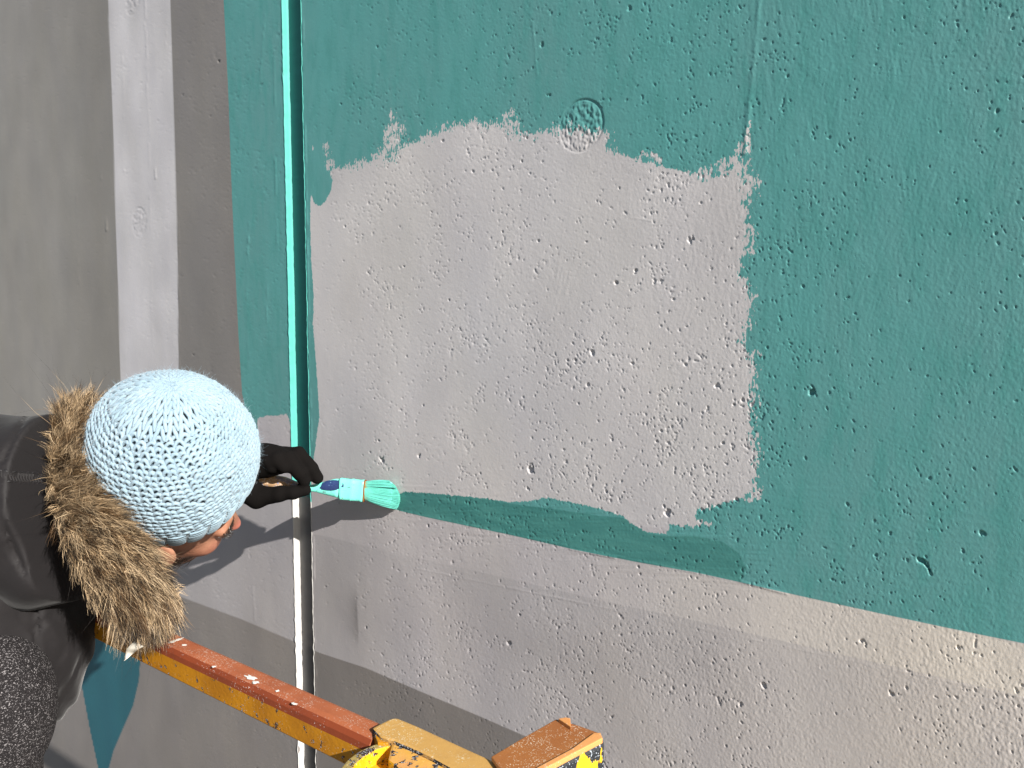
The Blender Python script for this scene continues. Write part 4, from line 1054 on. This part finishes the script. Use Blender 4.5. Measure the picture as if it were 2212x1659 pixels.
tt = np.linspace(0, nC, 121); P_ = cr_(cp_, tt)[None]; Vc, Fc = tubes(P_, cr_(tr_, tt)[None]*.95, 12)
trim = raw('fur_trim', Vc, Fc, core_m, person); trim['label'] = 'brown and tan faux fur hood trim'
nc = 1800; per = 30; rf = np.random.default_rng(21)
tc = np.where(rf.random(nc) < .82, rf.uniform(-.6, 9.3, nc), rf.uniform(0, nC, nc))
ctr = cr_(cp_, tc); T_ = cr_(cp_, tc+.02)-cr_(cp_, tc-.02); T_ /= np.linalg.norm(T_, axis=1, keepdims=True)
q = rf.standard_normal((nc, 3)); q -= (q*T_).sum(1, keepdims=True)*T_; q /= np.linalg.norm(q, axis=1, keepdims=True)
flw = cr_(fl_v, tc); rad = cr_(tr_, tc); Lc = cr_(ln_, tc)*rf.uniform(.75, 1.2, nc)
cdir = flw*1.10+q*.55+rf.normal(0, .30, (nc, 3)); cdir /= np.linalg.norm(cdir, axis=1, keepdims=True)
croot = ctr+q*rad[:, None]*.95
n = nc*per; rep = lambda A: np.repeat(A, per, 0)
roots = rep(croot)+rf.normal(0, .0050, (n, 3)); tips = rep(croot+cdir*Lc[:, None])+rf.normal(0, .0030, (n, 3))
dv = tips-roots; Ls = np.linalg.norm(dv, axis=1)*rf.uniform(.75, 1.08, n); dv /= np.linalg.norm(dv, axis=1, keepdims=True)
bend = rep(flw*.25+np.array([0, 0, -.16])+rf.normal(0, .10, (nc, 3))-q*.10)
# lie close to the trim: strands start nearly normal then sweep with the flow
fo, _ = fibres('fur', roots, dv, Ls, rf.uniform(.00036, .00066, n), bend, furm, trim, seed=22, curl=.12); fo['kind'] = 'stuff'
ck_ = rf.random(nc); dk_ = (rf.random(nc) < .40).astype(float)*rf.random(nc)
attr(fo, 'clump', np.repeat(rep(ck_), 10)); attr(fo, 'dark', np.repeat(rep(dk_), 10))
# a few long stray hairs
ns = 420; ts_ = rf.uniform(-.6, 8.8, ns); c_ = cr_(cp_, ts_); f_ = cr_(fl_v, ts_)+rf.normal(0, .55, (ns, 3)); f_ /= np.linalg.norm(f_, axis=1, keepdims=True)
fo2, _ = fibres('stray_hair', c_+f_*.012, f_, rf.uniform(.05, .085, ns), np.full(ns, .00035), rf.normal(0, .3, (ns, 3)), furm, trim, seed=25, curl=.12); fo2['kind'] = 'stuff'
attr(fo2, 'clump', np.repeat(rf.random(ns), 10)); attr(fo2, 'dark', np.full(ns*10, 1.0))
adopt(person)

# ------------------------------------------------------------------ the brush
brush = thing('paint_brush', 'flat paint brush loaded with mint paint, held in the gloved hand against the wall', 'paint brush', tuple(float(x) for x in cs(700, 1060, 1.46)))
zb = 1.487
hpts = [((150, 600), .0125, .0105), ((300, 655), .0128, .0108), ((450, 672), .0135, .0112), ((600, 695), .0128, .0108), ((720, 725), .0095, .0085), ((880, 752), .0066, .0062), ((960, 752), .0085, .0070), ((1060, 750), .0140, .0080), ((1160, 750), .0185, .0088), ((1225, 758), .0200, .0092)]
def loft(name, pts, m, parent, z0, sides=20, sq=1.0, cap=True, depthv=None):
    C_ = [c2(*p[0], z0[i] if hasattr(z0, '__len__') else z0) for i, p in enumerate(pts)]
    V = []; n = len(C_)
    for i, (p, w, t) in enumerate(pts):
        T = unit(C_[min(i+1, n-1)]-C_[max(i-1, 0)]); A = unit(np.cross(T, FW)); B = np.cross(T, A)
        for k in range(sides):
            a = 2*math.pi*k/sides; ca, sa = math.cos(a), math.sin(a)
            e = 2/ (2+2*sq) if sq else 1
            V.append(C_[i]+A*w*math.copysign(abs(ca)**e, ca)+B*t*math.copysign(abs(sa)**e, sa))
    F = [(i*sides+k, i*sides+(k+1) % sides, (i+1)*sides+(k+1) % sides, (i+1)*sides+k) for i in range(n-1) for k in range(sides)]
    me = bpy.data.meshes.new(name)
    if cap: F += [tuple(range(sides))[::-1], tuple(range((n-1)*sides, n*sides))]
    me.from_pydata([tuple(v) for v in V], [], F); return link(name, me, m, parent)
wood = mat('paint_smeared_wood', (.35, .22, .12), .55); g = N(wood)
wcol = g.mix(g.ramp(g.noise(60, 4, .7), .46, .56), (.42, .26, .14), (.25, .24, .30))
wcol = g.mix(g.ramp(g.noise(300, 2), .55, .62), wcol, (.55, .45, .36))
mint = (.155, .60, .50)
dx = g.attr('toward_tip'); 
wcol = g.mix(g.ramp(g.math('ADD', dx, g.math('MULTIPLY', g.math('SUBTRACT', g.noise(120, 3), .5), .12)), .52, .56), wcol, g.mix(g.ramp(g.noise(110, 4, .6), .58, .63), mint, (.10, .22, .22)))
g.out(wcol, .45, g.bump(g.noise(200, 4), .0008, .6))
ho = loft('handle', hpts, wood, brush, [1.500, 1.500, 1.498, 1.495, 1.492, 1.490, 1.489, 1.488, 1.487, 1.486], sq=.15)
co = np.array([v.co[:] for v in ho.data.vertices]); uu_, vv_ = imgxy(co); attr(ho, 'toward_tip', (uu_-520)/(720-520)*.8)
fpts = [((1215, 758), .0215, .0105), ((1222, 758), .0222, .0112), ((1240, 760), .0218, .0108), ((1330, 768), .0216, .0106), ((1350, 770), .0226, .0114), ((1362, 771), .0216, .0106), ((1440, 778), .0216, .0106), ((1456, 780), .0225, .0113), ((1478, 782), .0218, .0107)]
fm = mat('painted_ferrule', mint, .3, .5); g = N(fm)
k1 = g.ramp(g.noise(90, 4, .7, g.coord((1, 1, 2))), .60, .63)
rust = g.ramp(g.noise(55, 3, .6), .66, .70)
g.out(g.mix(rust, g.mix(k1, mint, (.10, .20, .20)), (.16, .06, .01)), .3, g.bump(g.noise(140, 4, .6), .001, .6))
fer = loft('ferrule', fpts, fm, brush, zb-.001, sq=1.3)
rb = loft('rust_band', [((1474, 782), .0221, .0110), ((1488, 783), .0221, .0110)], mat('rust', (.17, .055, .008), .8), fer, zb-.001, sq=1.3)
# navy smear on the neck: a thin raised skin of dried paint
nav = mat('dried_navy_paint', (.022, .038, .115), .3, .5); g = N(nav)
g.out(g.mix(g.ramp(g.noise(160, 4, .7), .64, .70), (.020, .035, .105), (.20, .36, .50)), .3, g.bump(g.noise(200, 3), .001, .7))
hco = []
bm = bmesh.new(); cN = (1120, 722); grid = {}
rn = np.random.default_rng(8)
ringN = [];
cvt = bm.verts.new(c2(cN[0], cN[1]+8, zb-.0112))
for lev, sc__ in enumerate((.5, .85, 1.0)):
    rw = []
    for k in range(26):
        a = 2*math.pi*k/26; w_ = 134*sc__*(1+.07*math.sin(3*a+1)+.05*rn.standard_normal()*(lev == 2)); h_ = 58*sc__*(1+.05*math.sin(2*a))
        x_ = cN[0]+w_*math.cos(a)+8; y_ = cN[1]+h_*math.sin(a)-12*math.cos(a)*sc__
        # keep on the neck's surface
        idx = np.interp(x_, [p[0][0] for p in hpts], range(len(hpts))); i0 = int(idx); fr = idx-i0
        if x_ > 1225: wv, tv = .0218, .0110
        else: wv = hpts[i0][1]*(1-fr)+hpts[min(i0+1, 9)][1]*fr; tv = hpts[i0][2]*(1-fr)+hpts[min(i0+1, 9)][2]*fr
        yy = (y_-752)*.3617*.5486/FPX*zb; s_ = min(.97, abs(yy)/wv); off = tv*(1-s_**2.6)**(1/2.6)
        rw.append(bm.verts.new(c2(x_, y_, zb-off-(.0012 if lev < 2 else .0002))))
    ringN.append(rw)
for k in range(26):
    bm.faces.new((cvt, ringN[0][k], ringN[0][(k+1) % 26]))
    for l in (0, 1): bm.faces.new((ringN[l][k], ringN[l+1][k], ringN[l+1][(k+1) % 26], ringN[l][(k+1) % 26]))
bmesh.ops.recalc_face_normals(bm, faces=bm.faces[:])
from_bm('navy_smear', bm, nav, ho, True)
# bristles: solid root fan, plus strands
bmat = mat('mint_bristles', mint, .4, .4); g = N(bmat)
al = g.attr('along'); 
bc = g.mix(g.ramp(g.math('ADD', al, g.math('MULTIPLY', g.attr('shade'), .16)), .04, .17), (.30, .24, .08), mint)
bc = g.mix(g.ramp(g.attr('shade'), .93, .97), bc, (.10, .42, .36))
g.out(bc, .38)
def on_wall(x, y, d=.0015): 
    return wal((900+.3617*x)*.54861, (1650+.3617*y)*.54861, d)
nbz = 2600; rbz = np.random.default_rng(31)
s_ = rbz.uniform(-1, 1, nbz); q_ = rbz.uniform(-1, 1, nbz)
s_ = np.sign(s_)*np.abs(s_)**.9
# root on the ferrule mouth, tip on the wall along a slanted curved edge
rootp = np.array([c2(1484-4*b*0, 782+a*100, zb-.001-b*.0085*(1-abs(a)**4)**.5) for a, b in zip(s_, q_)])
tip = []
for a, b in zip(s_, q_):
    tx = 1770+95*math.cos((a-.25)*1.25)-18*(a < -.8); ty = 828+a*150
    d_ = .002+.011*(1+b)*.5+ (.004 if a < -.5 else 0)
    tip.append(on_wall(tx-b*8-rbz.random()*16, ty+rbz.normal(0, 4), d_))
tip = np.array(tip)
t = np.linspace(0, 1, 7)[None, :, None]
bul = rbz.normal(0, .0012, (nbz, 1, 3))
mid_ = (rootp+tip)/2+(rootp-(rootp.mean(0)))*.10
Pb = ((1-t)**2)*rootp[:, None]+2*t*(1-t)*(mid_[:, None]+bul)+t*t*tip[:, None]
V, F = tubes(Pb, np.full((nbz, 7), .00058)*np.array([1, 1.05, 1.1, 1.1, 1.05, .9, .5])[None], 4)
bo = raw('bristles', V, F, bmat, brush); bo['kind'] = 'stuff'
attr(bo, 'along', np.repeat(np.tile(np.linspace(0, 1, 7), nbz), 4)); attr(bo, 'shade', np.repeat(rbz.random(nbz), 28))
# thick wet paint holding the bristles together
def f_load(P):
    u, v = imgxy(P); 
    a = c2(1500, 785, zb); b_ = tip.mean(0)
    ax_ = unit(b_-a); up_ = unit(UP-ax_*(UP@ax_)); th_ = np.cross(ax_, up_); L_ = np.linalg.norm(b_-a)
    q = P-a; x = q@ax_/L_; y = q@up_; z = q@th_
    wv = .0200+.0080*np.clip(x, 0, 1)**1.5; tv = .0102*(1-.32*np.clip(x, 0, 1))
    d = (np.sqrt((y/wv)**2+(z/tv)**2+1e-9)-1)*tv
    return np.maximum(np.maximum(d, (x-.93+.14*(y/.026)**2)*L_), -x*L_)
ctrb = c2(1650, 800, zb); Vl, Fl = nets(f_load, ctrb-.06, ctrb+.06, .0022)
ld = mat('wet_mint_paint', mint, .3, .5); g = N(ld); g.out(mint, .3, g.bump(g.noise(260, 3), .0008, .6))
raw('paint_load', Vl, Fl, ld, brush)
adopt(brush)
